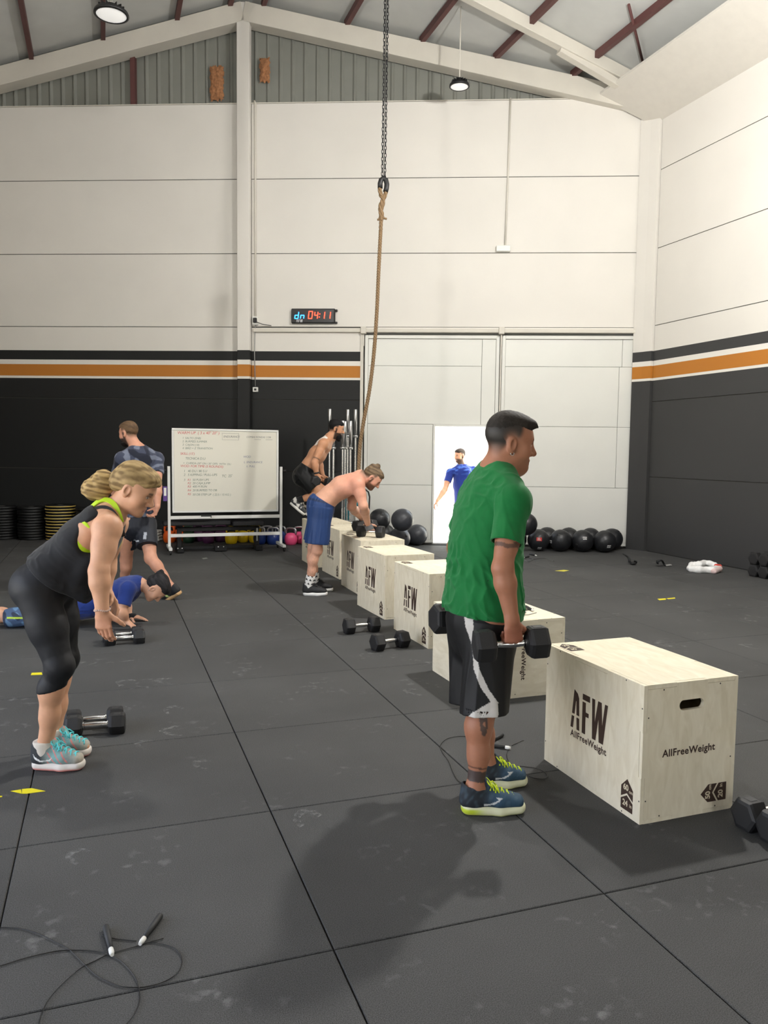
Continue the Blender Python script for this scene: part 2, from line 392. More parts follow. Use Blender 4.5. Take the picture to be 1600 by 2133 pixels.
q = MB(); q.bar((6.45, 10.62, roofz(6.45)-.19), (7.75, 10.62, roofz(7.75)-.27), .11, .10); q.build('portal_haunch', white_steel, ceiling)
# sloped lining board along the right eave
q = MB(); q.add([(7.42, -7, 7.20), (8.3, -7, 6.73), (8.3, 10.7, 6.73), (7.42, 11.05, 7.20), (7.42, -7, 7.235), (8.3, -7, 6.765), (8.3, 10.7, 6.765), (7.42, 11.05, 7.235)],
      [(0, 1, 2, 3), (7, 6, 5, 4), (0, 4, 5, 1), (1, 5, 6, 2), (2, 6, 7, 3), (3, 7, 4, 0)]); struct(q.build('trim_8', mat('lining_board', (214, 209, 200), .6, var=.03)))
# right wall
wr = MB(); wr.box((RX+.012, -7, -.1), (RX+.26, 10.75, 7.3)); wall_right = struct(wr.build('wall_right', dark_joint))
for k in range(6):
    for (y0, y1) in ((-6.9, -.6), (-.6, 4.9), (4.9, 10.49)):
        q = MB(); q.box((RX, y0+.004, 1.2*k+.005), (RX+.012, y1-.004, 1.2*k+1.195), 0, .003); q.build('wall_panel', MATS['wall_paint_grey'], wall_right)
q = MB(); q.prism([(8.165, 10.655), (8.21, 10.50), (8.52, 10.50), (8.52, 10.82), (8.10, 10.82)], (0, 0, 0), (1, 0, 0), (0, 1, 0), (0, 0, 1), 0, 7.25); struct(q.build('trim_9', MATS['wall_paint_grey']))
# unseen sides of the hall
q = MB()
for (y0, y1, z0, z1) in ((-7, -1.0, -.1, 7.4), (6.5, 16.2, -.1, 7.4), (-1.0, 6.5, 3.6, 7.4)): q.box((-4.1, y0, z0), (-3.85, y1, z1))      # open loading gate, daylight from the yard
struct(q.build('wall_left', WALL))
q = MB(); q.prism([(-4.1, 3.5), (8.6, 3.5), (8.6, 7.25), (RIDGE_X, 8.9), (-4.1, 7.25)], (0, -7, 0), (1, 0, 0), (0, 0, 1), (0, -1, 0), 0, .25)      # opening added behind the camera so daylight fills the faces turned this way
q.box((-4.1, -7.25, -.1), (1.0, -7, 3.5)); q.box((3.6, -7.25, -.1), (8.6, -7, 3.5)); q.box((1.0, -7.25, 2.5), (3.6, -7, 3.5)); struct(q.build('wall_front', WALL))
for (x0, x1, z0, z1, nm) in ((8.25, 8.6, 7.1, 7.5, 'trim_10'), (-4.1, -3.85, 7.3, 7.5, 'trim_11')):
    q = MB(); q.box((x0, -7.2, z0), (x1, 16.2 if x0 < 0 else 10.9, z1)); struct(q.build(nm, roof_mat))

# sliding gates
def gate(name, s0, s1, hole=None):
    f = MB(); z0, z1 = .035, 3.48
    for (a, b, c, d) in ((s0, s0+.055, z0, z1), (s1-.055, s1, z0, z1), (s0+.055, s1-.055, z1-.055, z1)): wbox(f, a, b, c, d, -.10, -.02, 0, .004)
    if hole:
        wbox(f, s0+.055, hole[0], z0, z0+.05, -.10, -.03); wbox(f, hole[1], s1-.055, z0, z0+.05, -.10, -.03)
        for (a, b, c, d) in ((hole[0]-.035, hole[0], z0, hole[2]+.035), (hole[1], hole[1]+.035, z0, hole[2]+.035), (hole[0], hole[1], hole[2], hole[2]+.035)): wbox(f, a, b, c, d, -.11, -.015, 0, .003)
    else: wbox(f, s0+.055, s1-.055, z0, z0+.05, -.10, -.03)
    root = struct(f.build(name, gate_white))
    return root
def sheet(root, s0, s1, z0, z1, e=-.05):
    q = MB(); wbox(q, s0+.0025, s1-.0025, z0+.0025, z1-.0025, e-.02, e, 0, .003); q.build('door_sheet', gate_white, root)
light_stop = mat('light_stop', (120, 120, 116), .8)
def block_light(root, rects):
    q = MB()
    for (a, b, c, d) in rects: wbox(q, a, b, c, d, -.098, -.074)
    q.build('light_stop', light_stop, root)  # unseen plates added behind the sheets to stop daylight through the seams
gs, gm1, gm2, ge_ = GL+.02, 1.085, 1.125, 3.385
HOLE = (.05, .98, 1.985)
d1 = gate('door_1', gs, gm1, HOLE)
for (a, b, c, d) in ((gs+.055, .80, 2.98, 3.425), (.80, gm1-.055, 2.02, 3.425), (gs+.055, .80, 2.02, 2.98), (gs+.055, HOLE[0]-.035, 1.0, 2.02), (gs+.055, HOLE[0]-.035, .085, 1.0)): sheet(d1, a, b, c, d)
block_light(d1, [(gs+.02, gm1-.02, HOLE[2]+.02, 3.46), (gs+.02, HOLE[0]-.02, .04, HOLE[2]+.02), (HOLE[1]+.02, gm1-.02, .04, HOLE[2]+.02)])
d2 = gate('door_2', gm2, ge_); block_light(d2, [(gm2+.02, ge_-.02, .04, 3.46)])
for (a, b, c, d) in ((gm2+.055, 3.08, 2.98, 3.425), (gm2+.055, 3.04, 2.0, 2.98), (3.04, ge_-.055, 2.0, 2.98), (3.08, ge_-.055, 2.98, 3.425), (gm2+.055, 3.04, 1.0, 2.0), (3.04, ge_-.055, 1.0, 2.0), (gm2+.055, ge_-.055, .085, 1.0)): sheet(d2, a, b, c, d)
tr = MB(); wbox(tr, -3.0, 3.42, 3.515, 3.575, -.03, .05, 0, .006); struct(tr.build('trim_12', white_steel))
for s_ in (GL+.0, 1.105, 3.40):
    q = MB(); wbox(q, s_-.045, s_+.045, 3.49, 3.60, .0, .085, 0, .006); wbox(q, s_-.012, s_+.012, 3.3, 3.5, .0, .03); q.build('roller_bracket', white_steel, bpy.data.objects['trim_12'])
q = MB(); wbox(q, 1.095, 1.115, .05, 3.5, -.02, .02); struct(q.build('trim_13', white_steel))
q = MB(); wbox(q, GL-.02, 3.42, .001, .012, -.2, .03); struct(q.build('trim_14', black_gap))
q = MB(); wbox(q, GL-.05, GL, 0, GT, -.02, .02); struct(q.build('trim_15', white_steel))

q = MB()
for (a, b, c, d) in ((GL-.05, 3.47, 3.36, 3.62), (1.06, 1.15, 0, 3.4), (3.33, 3.50, 0, 3.4), (GL-.06, GL+.06, 0, 3.4), (GL, HOLE[0]-.01, -.05, .12), (HOLE[1]+.01, 3.4, -.05, .12)): wbox(q, a, b, c, d, -.20, -.105)
struct(q.build('trim_18', mat('gate_backing', (150, 150, 146), .8)))  # unseen fillers added behind the gates to close daylight leaks
# outside, seen through the wicket
q = MB(); q.box((-40, -30, -.24), (40, 45, -.202)); ground = struct(q.build('ground', mat('yard_concrete', (205, 200, 190), .8, var=.05)))
yc = WP(.5, 0)
q = MB(); q.prism(clip_poly([(3, 11), (9.5, 9), (16, 26), (4, 26)], (-WN[0], -WN[1]), -WD-.02), (0, 0, 0), (1, 0, 0), (0, 1, 0), (0, 0, 1), -.2, -.012); struct(q.build('trim_16', mat('yard_concrete_light', (214, 209, 198), .8, var=.05)))
fc = MB(); fo = WP(0, 0, -13.0); fc.obox(fo+np.array([2, 0, 4.0]), [WU, WN, UP], [16, .2, 4.2]); facade = struct(fc.build('wall_outside', mat('render_white', (236, 234, 228), .8)))
def FP(x, y, e=0):
    d = ray(x, y); return CPOS + d*(WD+12.79-e)/(d@WN)
# ================================================================== LAMPS
black_metal = mat('black_metal', (28, 28, 29), .45, .3)
black_plastic = mat('black_plastic', (22, 22, 23), .5)
chrome = mat('chrome', (215, 215, 215), .18, 1.0)
steel = mat('brushed_steel', (190, 190, 190), .32, 1.0)
rubber = mat('black_rubber', (30, 30, 31), .55, bump=.15, bscale=300)
white_plastic = mat('white_plastic', (225, 224, 218), .45)
def bay_lamp(pos, label, dia=.31, on=1.0):
    x, y, z = pos; top = roofz(x)-.02
    t = thing('high_bay_lamp', label, 'lamp', (x, y, z), 0, 'round high bay lamps under the roof')
    r = dia/2; q = MB(); q.lathe([(.03, .12), (.05, .115), (.055, .07), (r*.70, .055), (r*.96, .035), (r, .016), (r, 0), (r*.86, -.004), (r*.86, .010), (0.001, .010)], 32); q.build('housing', black_metal, t)
    fin = MB()
    for k in range(16):
        a = 2*math.pi*k/16; u = np.array([math.cos(a), math.sin(a), 0]); fin.obox(u*r*.50+UP*.072, [u, np.cross(UP, u), UP], [r*.28, .003, .018])
    fin.build('cooling_fins', black_metal, t)
    q = MB(); q.lathe([(r*.86, .002), (r*.55, -.003), (.001, -.004)], 32); q.build('diffuser', mat('lamp_diffuser', (245, 245, 240), .4, emit=(255, 247, 232), estr=9.0) if on else mat('lamp_diffuser_dim', (240, 240, 238), .3, emit=(255, 252, 246), estr=.45), t)  # lamps that cast no light get a faint added glow to look pale
    q = MB(); q.tube([(0, 0, .11), (0, 0, top-z)], .009, 8); q.build('suspension_rod', white_steel, t)
    if not on: return t
    L = bpy.data.lights.new('lamp_light', 'POINT'); L.shadow_soft_size = .11; L.energy = LAMP_W*on; L.color = (1.0, .98, .94)
    lo = bpy.data.objects.new('lamp_light', L); COL.objects.link(lo); lo.parent = t; lo.location = (0, 0, -.14)
    return t
bay_lamp(AT(232, 32, 8.7), 'black-rimmed round high bay lamp hanging at the top left', .375, 0)
bay_lamp(AT(957, 181, 11.6), 'black-rimmed round high bay lamp hanging in front of the gable cladding', .30, 0)
for x, y, z, p, nm in ((4.55, 5.4, 5.75, 2.5, 'lit round high bay lamp over the plyo boxes, above the picture'), (.45, 5.6, 5.75, .80, 'lit round high bay lamp over the woman, above the picture'), (4.6, -.6, 6.2, .06, 'added round fill lamp, unseen at the right behind the camera'), (.3, -3.2, 6.2, .06, 'added round fill lamp, unseen at the left behind the camera')):  # the two behind the camera are added, unseen, as weak fill
    bay_lamp((x, y, z), nm, .31, p)

# ================================================================== WALL FITTINGS
def foam(px, py, wpx, hpx, label, seed):
    rnd = random.Random(seed); c = WPX(px, py, -.12); w_, h_ = wpx/130/2, hpx/130/2; q = MB()
    n, k = 18, 12; vs = []; fs = []
    for i in range(k+1):
        for j in range(n+1):
            a, b = i/k*2-1, j/n*2-1; edge = max(0, 1-max(abs(a), abs(b))**4)
            p = c + WU*a*w_*(1+rnd.uniform(-.16, .16)) + UP*b*h_*(1+rnd.uniform(-.09, .09)) - WN*(.012+edge*(.05+rnd.uniform(-.025, .025))); vs.append(p)
    for i in range(k):
        for j in range(n): o = i*(n+1)+j; fs.append((o, o+1, o+n+2, o+n+1))
    q.add(vs, fs, 0, True)
    o = q.build('foam_patch', mat('expanding_foam', (158, 110, 74), .85, var=.45, vscale=25, bump=.8, bscale=30)); tag(o, label, 'foam')
foam(452, 174, 29, 72, 'long brown expanding foam patch on the cladding left of the column', 1)
foam(552, 147, 22, 50, 'short brown expanding foam patch on the cladding right of the column', 2)

t = thing('wall_conduit', 'grey conduit with black plug running down beside the white column', 'conduit', WP(-2.97, 0, 0))
q = MB(); off = np.array(t.location)
pts = [WP(-3.02, 7.22, -.05), WP(-2.99, 7.24, .0), WP(-2.97, 7.2, .02), WP(-2.97, 3.75, .02)]; q.tube([p-off for p in pts], .016, 8); q.build('conduit_pipe', white_steel, t)
q = MB(); q.tube([WP(-2.97, 3.70, .03)-off, WP(-2.985, 3.2, .03)-off, WP(-2.97, 2.62, .03)-off], .008, 6); q.build('cable', mat('grey_cable', (150, 150, 148), .5), t)
q = MB(); q.obox(WP(-2.97, 3.70, .03)-off, [WU, WN, UP], [.05, .03, .07], 0, .008); q.build('socket_box', white_plastic, t)
q = MB(); q.obox(WP(-2.965, 3.70, .08)-off, [WU, WN, UP], [.03, .025, .04], 0, .008); q.tube([WP(-2.96, 3.68, .09)-off, WP(-2.85, 3.64, .06)-off, WP(-2.7, 3.62, .03)-off], .006, 6); q.build('plug', black_plastic, t)
q = MB(); q.obox(WP(-2.97, 2.565, .02), [WU, WN, UP], [.045, .02, .04], 0, .006); q.obox(WP(-2.97, 2.565, .041), [WU, WN, UP], [.02, .002, .018], 1)
tag(q.build('wall_socket', [white_plastic, black_plastic]), 'small white wall socket on the black wall below the orange stripe', 'socket')
t = thing('emergency_light', 'white emergency light box hanging below a long grey conduit over the gates', 'lamp', WP(1.12, 4.86, 0)); off = np.array(t.location)
q = MB(); q.obox(WP(1.10, 4.86, .035)-off, [WU, WN, UP], [.115, .035, .05], 0, .01); q.build('lamp_box', white_plastic, t)
q = MB(); q.tube([WP(1.13, 4.9, .03)-off, WP(1.15, 6.0, .02)-off, WP(1.16, 7.22, .02)-off], .015, 8); q.build('conduit_pipe', white_steel, t)

# LED clock
t = thing('gym_timer', 'black wall timer with blue and red glowing digits', 'clock', WP(-1.99, 3.775, 0)); off = np.array(t.location)
def wl(mb, s0, s1, z0, z1, e0, e1, m=0, b=0): mb.obox(WP((s0+s1)/2, (z0+z1)/2, (e0+e1)/2)-off, [WU, WN, UP], [(s1-s0)/2, abs(e1-e0)/2, (z1-z0)/2], m, b)
q = MB(); wl(q, -2.36, -1.63, 3.655, 3.895, .02, .075, 0, .012); q.build('case', black_plastic, t)
q = MB(); wl(q, -2.335, -1.655, 3.675, 3.875, .075, .078); q.build('front_panel', mat('timer_glass', (38, 36, 38), .25), t)
for z in (3.67, 3.87):
    q = MB(); wl(q, -1.63, -1.595, z-.02, z+.015, .02, .05, 0, .004); q.build('bracket', black_metal, t)
red = mat('led_red', (255, 70, 40), .5, emit=(255, 60, 38), estr=5.0); blu = mat('led_blue', (60, 160, 255), .5, emit=(40, 140, 255), estr=5.0)
SEG = {'0': 'abcdef', '1': 'bc', '4': 'bcfg', 'd': 'bcdeg', 'n': 'ceg'}
def digit(ch, s0, z0, w_, h_, m):
    q = MB(); sl = .12; th = .013
    P = lambda a, b: WP(s0+a*w_+sl*b*h_, z0+b*h_, .082)-off
    sg = {'a': ((0, 1), (1, 1)), 'b': ((1, .5), (1, 1)), 'c': ((1, 0), (1, .5)), 'd': ((0, 0), (1, 0)), 'e': ((0, 0), (0, .5)), 'f': ((0, .5), (0, 1)), 'g': ((0, .5), (1, .5))}
    for k in SEG[ch]: q.bar(P(*sg[k][0]), P(*sg[k][1]), th, .004, up=WN)
    q.build('digit', m, t)
for ch, s_, w_, h_, m in (('d', -2.30, .055, .105, blu), ('n', -2.205, .055, .105, blu), ('0', -2.075, .06, .115, red), ('4', -1.975, .05, .105, red), ('1', -1.86, .05, .105, red), ('1', -1.765, .05, .105, red)): digit(ch, s_, 3.73, w_, h_, m)
for z in (3.755, 3.805): q = MB(); wl(q, -1.90+.12*(z-3.73)*1, -1.885+.12*(z-3.73), z-.008, z+.008, .080, .084); q.build('colon_dot', red, t)

# ---- letters of the box maker, as flat polygons (unit height, about unit width)
AFW = [[(.0, 0), (.072, 0), (.103, .31), (.028, .31)], [(.178, 0), (.255, 0), (.246, .31), (.166, .31)], [(.034, .37), (.108, .37), (.14, .72), (.15, .72), (.163, .37), (.244, .37), (.228, .82), (.185, .93), (.1, 1.0), (.085, 1.0)],
       [(.325, 0), (.42, 0), (.42, .45), (.505, .45), (.505, .56), (.42, .56), (.42, .80), (.325, .80)], [(.325, .85), (.53, .85), (.53, 1.0), (.325, 1.0)],
       [(.585, 1), (.61, 0), (.705, 0), (.765, .55), (.79, 0), (.905, 0), (1.0, 1), (.925, 1), (.868, .45), (.84, 1), (.745, 1), (.672, .45), (.665, 1)]]
def afw_mesh(wd, ht):
    q = MB()
    for p in AFW: q.add([((a-.5)*wd, (b-.5)*ht, 0) for a, b in p], [list(range(len(p)))])
    return q
q = afw_mesh(.11, .05); me = q.mesh('brand_lettering', mat('print_white', (190, 190, 192), .6)); o = link('brand_lettering', me, t); o.matrix_local = frame(WP(-2.22, 3.693, .0795)-off, WU, UP)

# ================================================================== PLYO BOXES
PLY = MATS['birch_plywood']; INK = mat('brown_ink', (62, 44, 34), .7); PLYD = mat('plywood_edge', (168, 145, 104), .7)
def curve_panel(name, outer, holes, t):
    cu = bpy.data.curves.new(name, 'CURVE'); cu.dimensions = '2D'; cu.fill_mode = 'BOTH'; cu.extrude = t/2
    for ring in [outer]+holes:
        sp = cu.splines.new('POLY'); sp.points.add(len(ring)-1)
        for p, (a, b) in zip(sp.points, ring): p.co = (a, b, 0, 1)
        sp.use_cyclic_u = True
    ob = bpy.data.objects.new(name, cu); COL.objects.link(ob); dg = bpy.context.evaluated_depsgraph_get(); me = bpy.data.meshes.new_from_object(ob.evaluated_get(dg))
    bpy.data.objects.remove(ob); bpy.data.curves.remove(cu); me.name = name; me.materials.clear(); me.materials.append(PLY); me.polygons.foreach_set('use_smooth', [False]*len(me.polygons)); me.update(); return me
BL, BW, BH, BT = .75, .50, .60, .018; g_ = .0011
def shrink(p, c): return [(a+(g_ if a < c[0] else -g_), b+(g_ if b < c[1] else -g_)) for a, b in p]
def notch(A, B, t): return [(0, 0), (A/3, 0), (A/3, t), (2*A/3, t), (2*A/3, 0), (A, 0), (A, B/3), (A-t, B/3), (A-t, 2*B/3), (A, 2*B/3), (A, B), (2*A/3, B), (2*A/3, B-t), (A/3, B-t), (A/3, B), (0, B), (0, 2*B/3), (t, 2*B/3), (t, B/3), (0, B/3)]
def topz(A, B, t): return [(t, 0), (A/3, 0), (A/3, t), (2*A/3, t), (2*A/3, 0), (A-t, 0), (A-t, B/3), (A, B/3), (A, 2*B/3), (A-t, 2*B/3), (A-t, B), (2*A/3, B), (2*A/3, B-t), (A/3, B-t), (A/3, B), (t, B), (t, 2*B/3), (0, 2*B/3), (0, B/3), (t, B/3)]
def endz(A, B, t): return [(t, t), (A/3, t), (A/3, 0), (2*A/3, 0), (2*A/3, t), (A-t, t), (A-t, B/3), (A, B/3), (A, 2*B/3), (A-t, 2*B/3), (A-t, B-t), (2*A/3, B-t), (2*A/3, B), (A/3, B), (A/3, B-t), (t, B-t), (t, 2*B/3), (0, 2*B/3), (0, B/3), (t, B/3)]
slot = []
for k in range(24):
    a = 2*math.pi*k/24; cx = BW/2+(.043 if math.cos(a) > 0 else -.043); slot.append((cx+.0225*math.cos(a), .497+.0225*math.sin(a)))
side_me = curve_panel('side_panel', shrink(notch(BL, BH, BT), (BL/2, BH/2)), [], BT)
top_me = curve_panel('top_panel', shrink(topz(BW, BL, BT), (BW/2, BL/2)), [], BT)
end_me = curve_panel('end_panel', shrink(endz(BW, BH, BT), (BW/2, BH/2)), [slot], BT)
X, Y, Z = np.eye(3)
txt_me = text_mesh('AllFreeWeight', .0445, spacing=1.06, offset=.0011); txt_me.materials.clear(); txt_me.materials.append(INK)
def logo_mesh():
    q = afw_mesh(.285, .188); return q.mesh('brand_lettering', INK)
logo_me = logo_mesh()
def arrow_mesh():
    """two stacked house-shaped arrows, 8 cm wide and 14 cm high"""
    q = MB(); w_ = .040
    q.add([(-w_, .052, 0), (-w_, .10, 0), (0, .14, 0), (w_, .10, 0), (w_, .052, 0), (0, .077, 0)], [(0, 5, 2, 1), (5, 4, 3, 2)])
    q.add([(-w_, 0, 0), (w_, 0, 0), (w_, .043, 0), (0, .068, 0), (-w_, .043, 0)], [(0, 1, 2, 3, 4)])
    return q.mesh('size_mark', INK)
arrow_me = arrow_mesh(); WINK = mat('plywood_number', (214, 202, 174), .7)
num_me = {}
for k in ('60', '24', '50', '20', '75', '30'):
    m_ = text_mesh(k, .036, spacing=.95, offset=.0012); m_.materials.clear(); m_.materials.append(WINK); num_me[k] = m_
cm_me = text_mesh('cm', .020, offset=.0005); cm_me.materials.clear(); cm_me.materials.append(WINK)
in_me = text_mesh('in', .022, offset=.0005); in_me.materials.clear(); in_me.materials.append(WINK)
pin = MB(); pin.lathe([(.0035, 0), (.0035, .0004), (.0001, .0004)], 8); pin_me = pin.mesh('nail_head', mat('nail_dark', (45, 40, 34), .6))
def put(me, name, M, parent): o = link(name, me, parent); o.matrix_local = M; return o
def box_proto(label):
    r = thing('plyo_box', label, 'box', (0, 0, 0), 0, 'wooden plyo boxes in a row')
    # local: x 0..BW, y 0..BL, z 0..BH ; side panels look at -x / +x
    s0 = put(side_me, 'side_panel', frame((BT/2, BL, 0), -Y, Z), r); put(side_me, 'side_panel', frame((BW-BT/2, 0, 0), Y, Z), r)
    put(top_me, 'top_panel', frame((0, 0, BH-BT/2), X, Y), r); put(top_me, 'bottom_panel', frame((0, BL, BT/2), X, -Y), r)
    e0 = put(end_me, 'end_panel', frame((0, BT/2, 0), X, Z), r); put(end_me, 'end_panel', frame((BW, BL-BT/2, 0), -X, Z), r)
    off_ = .0006
    put(logo_me, 'brand_lettering', frame((-off_, BL*.51, .345), -Y, Z), r); put(txt_me, 'brand_lettering', frame((-off_, BL*.51, .222), -Y, Z), r)
    put(txt_me, 'brand_lettering', frame((BW*.49, -off_, .295), X, Z), r)
    a = put(arrow_me, 'size_mark', frame((-off_, .088, .025), -Y, Z), r)
    put(num_me['60'], 'number', frame((-.008, .100, .0004), X, Y), a); put(cm_me, 'number', frame((.026, .090, .0004), X, Y), a); put(num_me['24'], 'number', frame((-.010, .030, .0004), X, Y), a); put(in_me, 'number', frame((.027, .029, .0004), X, Y), a)
    a = put(arrow_me, 'size_mark', frame((.458, -off_, .088), Z, -X), r)
    put(num_me['50'], 'number', frame((-.008, .100, .0004), X, Y), a); put(cm_me, 'number', frame((.026, .090, .0004), X, Y), a); put(num_me['20'], 'number', frame((-.010, .030, .0004), X, Y), a); put(in_me, 'number', frame((.027, .029, .0004), X, Y), a)
    a = put(arrow_me, 'size_mark', frame((.07, BL-.165, BH+off_), X, Y), r)
    put(num_me['75'], 'number', frame((-.002, .100, .0004), X, Y), a); put(num_me['30'], 'number', frame((-.006, .030, .0004), X, Y), a)
    for (ya, za) in ((.009, .50), (.009, .10), (.741, .5), (.741, .1), (.12, .009), (.63, .009), (.12, .591), (.63, .591)): put(pin_me, 'nail', frame((-.0002, ya, za), -Y, Z), r)
    for (xa, za) in ((.10, .026), (.40, .026), (.10, .574), (.40, .574), (.026, .10), (.474, .24), (.026, .46)): put(pin_me, 'nail', frame((xa, -.0002, za), X, Z), r)
    return r
bx0 = box_proto('nearest plywood plyo box with a hand slot, at the right front')
def place(o, x, y, a): o.location = (x, y, 0); o.rotation_euler = (0, 0, a)
place(bx0, 2.104, 2.651, .0126)
for (x, y, a, lab) in ((2.396, 5.650, .022, 'plywood plyo box third from the front, partly behind the man in green'), (2.426, 6.772, .038, 'plywood plyo box fourth from the front, behind the farther floor dumbbell'),
                     (2.575, 7.969, -.008, 'plywood plyo box with two dumbbells on top'), (2.663, 9.075, .020, 'plywood plyo box beside the bent man in blue shorts, sixth from the front'), (2.620, 10.093, -.005, 'farthest plywood plyo box, under the jumping man')):
    place(copy_tree(bx0, lab), x, y, a)
pl_end = curve_panel('end_panel', shrink(endz(BW, BH, BT), (BW/2, BH/2)), [], BT)
b6 = copy_tree(bx0, 'low plywood plyo box behind the man in green, a jump rope on top')
# rolled about its long axis: lettered face down, 60 cm wide, 50 cm high
b6.matrix_world = Matrix.Translation((2.202, 4.328, 0)) @ Matrix.Rotation(.019, 4, 'Z') @ Matrix.Translation((0, 0, BW)) @ Matrix.Rotation(math.radians(90), 4, 'Y')
for c_ in list(b6.children):
    if c_.name.startswith('end_panel'): c_.data = pl_end
    if c_.name.startswith('size_mark') or c_.data == logo_me or (c_.data == txt_me and c_.matrix_local.translation.x < 0):
        for k_ in list(c_.children): bpy.data.objects.remove(k_)
        bpy.data.objects.remove(c_)

# ================================================================== DUMBBELLS
rub_face = mat('rubber_face', (40, 41, 42), .5, bump=.1, bscale=200)
def db_proto(label, s=1.0, hw=.0635):
    r = thing('dumbbell', label, 'dumbbell', (0, 0, 0), 0, 'black hex dumbbells')
    # axis along local x, resting on a flat: centre at height hw
    q = MB(); prof = [(-.07, .0135), (-.06, .0145), (-.035, .0165), (0, .0178), (.035, .0165), (.06, .0145), (.07, .0135)]
    q.lathe([(rr*s, zz*s) for zz, rr in [(z, r_) for z, r_ in prof]], 16, (0, 0, hw*s), [Y, Z, X])
    for xx in (-.066, .066): q.lathe([(.02*s, xx*s-.006), (.02*s, xx*s+.006)], 16, (0, 0, hw*s), [Y, Z, X])
    q.build('handle', chrome, r)
    R_ = hw/math.cos(math.pi/6)
    for sg in (-1, 1):
        q = MB(); rings = [(.068, .70), (.076, .93), (.088, 1.0), (.142, 1.0), (.154, .93), (.158, .72)]; vs = []; fs = []
        for (xx, k) in rings:
            for j in range(6):
                a = math.pi/3*j; vs.append((sg*xx*s, R_*k*math.cos(a)*s, hw*s+R_*k*math.sin(a)*s))
        for i in range(len(rings)-1):
            for j in range(6): fs.append((i*6+j, i*6+(j+1) % 6, (i+1)*6+(j+1) % 6, (i+1)*6+j))
        fs += [list(range(6)), [30+j for j in range(6)]]
        q.add(vs, fs); hd = q.build('head', rubber, r)
        q = MB()
        q.box(((sg*.115-.018)*s, -.020*s, 2*hw*s-.0005), ((sg*.115+.018)*s, .020*s, 2*hw*s+.0015), 0, .001); q.build('number_plate', rub_face, hd)
    return r
def orient(o, c, axis, roll=0.0, up=None):
    """put the handle centre at c, handle along axis"""
    ax = Vector(axis).normalized(); u = Vector(up if up is not None else (0, 0, 1)); sd_ = u.cross(ax).normalized(); u = ax.cross(sd_)
    M = Matrix.Identity(4)
    for i in range(3): M[i][0] = ax[i]; M[i][1] = sd_[i]; M[i][2] = u[i]
    hw = o['hw']; o.matrix_world = Matrix.Translation(Vector(c)) @ M @ Matrix.Rotation(roll, 4, 'X') @ Matrix.Translation((0, 0, -hw))
dbA = db_proto("black hex dumbbell lying on the floor in front of the plyo boxes, the nearer one"); dbA['hw'] = .0635
def floor_db(o, pa, pb, z=0.0):
    """pixel centres of its two heads on the photograph -> resting place"""
    hw = o['hw']; a = G(*pa, z+hw); b = G(*pb, z+hw); d = b-a; d[2] = 0; d /= np.linalg.norm(d); orient(o, (a+b)/2, d)
floor_db(dbA, (787, 1338), (838, 1331))
o = copy_tree(dbA, 'black hex dumbbell lying on the floor in front of the plyo boxes, the farther one'); floor_db(o, (729, 1304), (777, 1300))
# at the front right corner
o = copy_tree(dbA, 'black hex dumbbell with chrome handle touching the nearest plyo box'); floor_db(o, (1549, 1698), (1660, 1676))
o = copy_tree(dbA, 'black hex dumbbell cut by the right edge of the picture'); floor_db(o, (1603, 1726), (1716, 1704))
# beside the woman: smaller heads
dbB = db_proto("small black hex dumbbell with long chrome handle by the woman's shoe, nearer of the pair", .98, .054); dbB['hw'] = .054*.98
floor_db(dbB, (163, 1512), (235, 1507))
o = copy_tree(dbB, "small black hex dumbbell with long chrome handle by the woman's shoe, farther of the pair"); floor_db(o, (160, 1500), (232, 1494))
o = copy_tree(dbB, 'small black hex dumbbell with chrome handle beside the hand of the push-up woman, nearer'); floor_db(o, (232, 1330), (287, 1326))
o = copy_tree(dbB, 'small black hex dumbbell with chrome handle beside the hand of the push-up woman, farther'); floor_db(o, (229, 1323), (283, 1319))
# stack against the right wall
dbC = db_proto('x', 1.0, .078); dbC['hw'] = .078
names = {(0, 0): 'bottom left', (0, 1): 'bottom second', (0, 2): 'bottom right', (1, 0): 'top left', (1, 1): 'top second'}
first = True
for (row, k), nm in names.items():
    o = dbC if first else copy_tree(dbC); first = False; o['label'] = 'large black hex dumbbell piled against the right wall, %s of the pile' % nm
    orient(o, (8.03, 7.90-.172*k+.0*row, .0785+row*.158), (-1, .04*(k-1), 0))
# on the box before the bent man
DB_BUN = []
for (pa, pb, lab) in (((752, 1106), (793, 1108), 'black hex dumbbell on a plyo box gripped by the gloved hand'), ((737, 1096), (783, 1093), 'black hex dumbbell on a plyo box gripped by the far hand of the bent man')):
    o = copy_tree(dbA, lab); floor_db(o, pa, pb, .6006); DB_BUN.append(o)

# ================================================================== MEDICINE BALLS
ball_mat = mat('black_vinyl', (30, 31, 34), .42, bump=.12, bscale=120)
ball_mat2 = mat('charcoal_vinyl', (58, 60, 66), .42, bump=.12, bscale=120)
def ball_mesh(r, m):
    q = MB(); n, k = 64, 32; vs = []; fs = []
    for i in range(k+1):
        th = math.pi*i/k
        for j in range(n):
            p = 2*math.pi*j/n; seam = abs(((p*8/(2*math.pi)) % 1)-.5)*2; rr = r*(1-.020*math.exp(-((1-seam)/.10)**2)*math.sin(th)+.010*(1-seam)*math.sin(th)*0)
            if abs(th-math.pi/2) < .05: rr *= .99
            vs.append((rr*math.sin(th)*math.cos(p), rr*math.sin(th)*math.sin(p), -rr*math.cos(th)))
    for i in range(k):
        for j in range(n): fs.append((i*n+j, i*n+(j+1) % n, (i+1)*n+(j+1) % n, (i+1)*n+j))
    q.add(vs, fs, 0, True); return q.mesh('ball_cover', m)
BR = .175
bm1 = ball_mesh(BR, ball_mat); bm2 = ball_mesh(BR, ball_mat2)
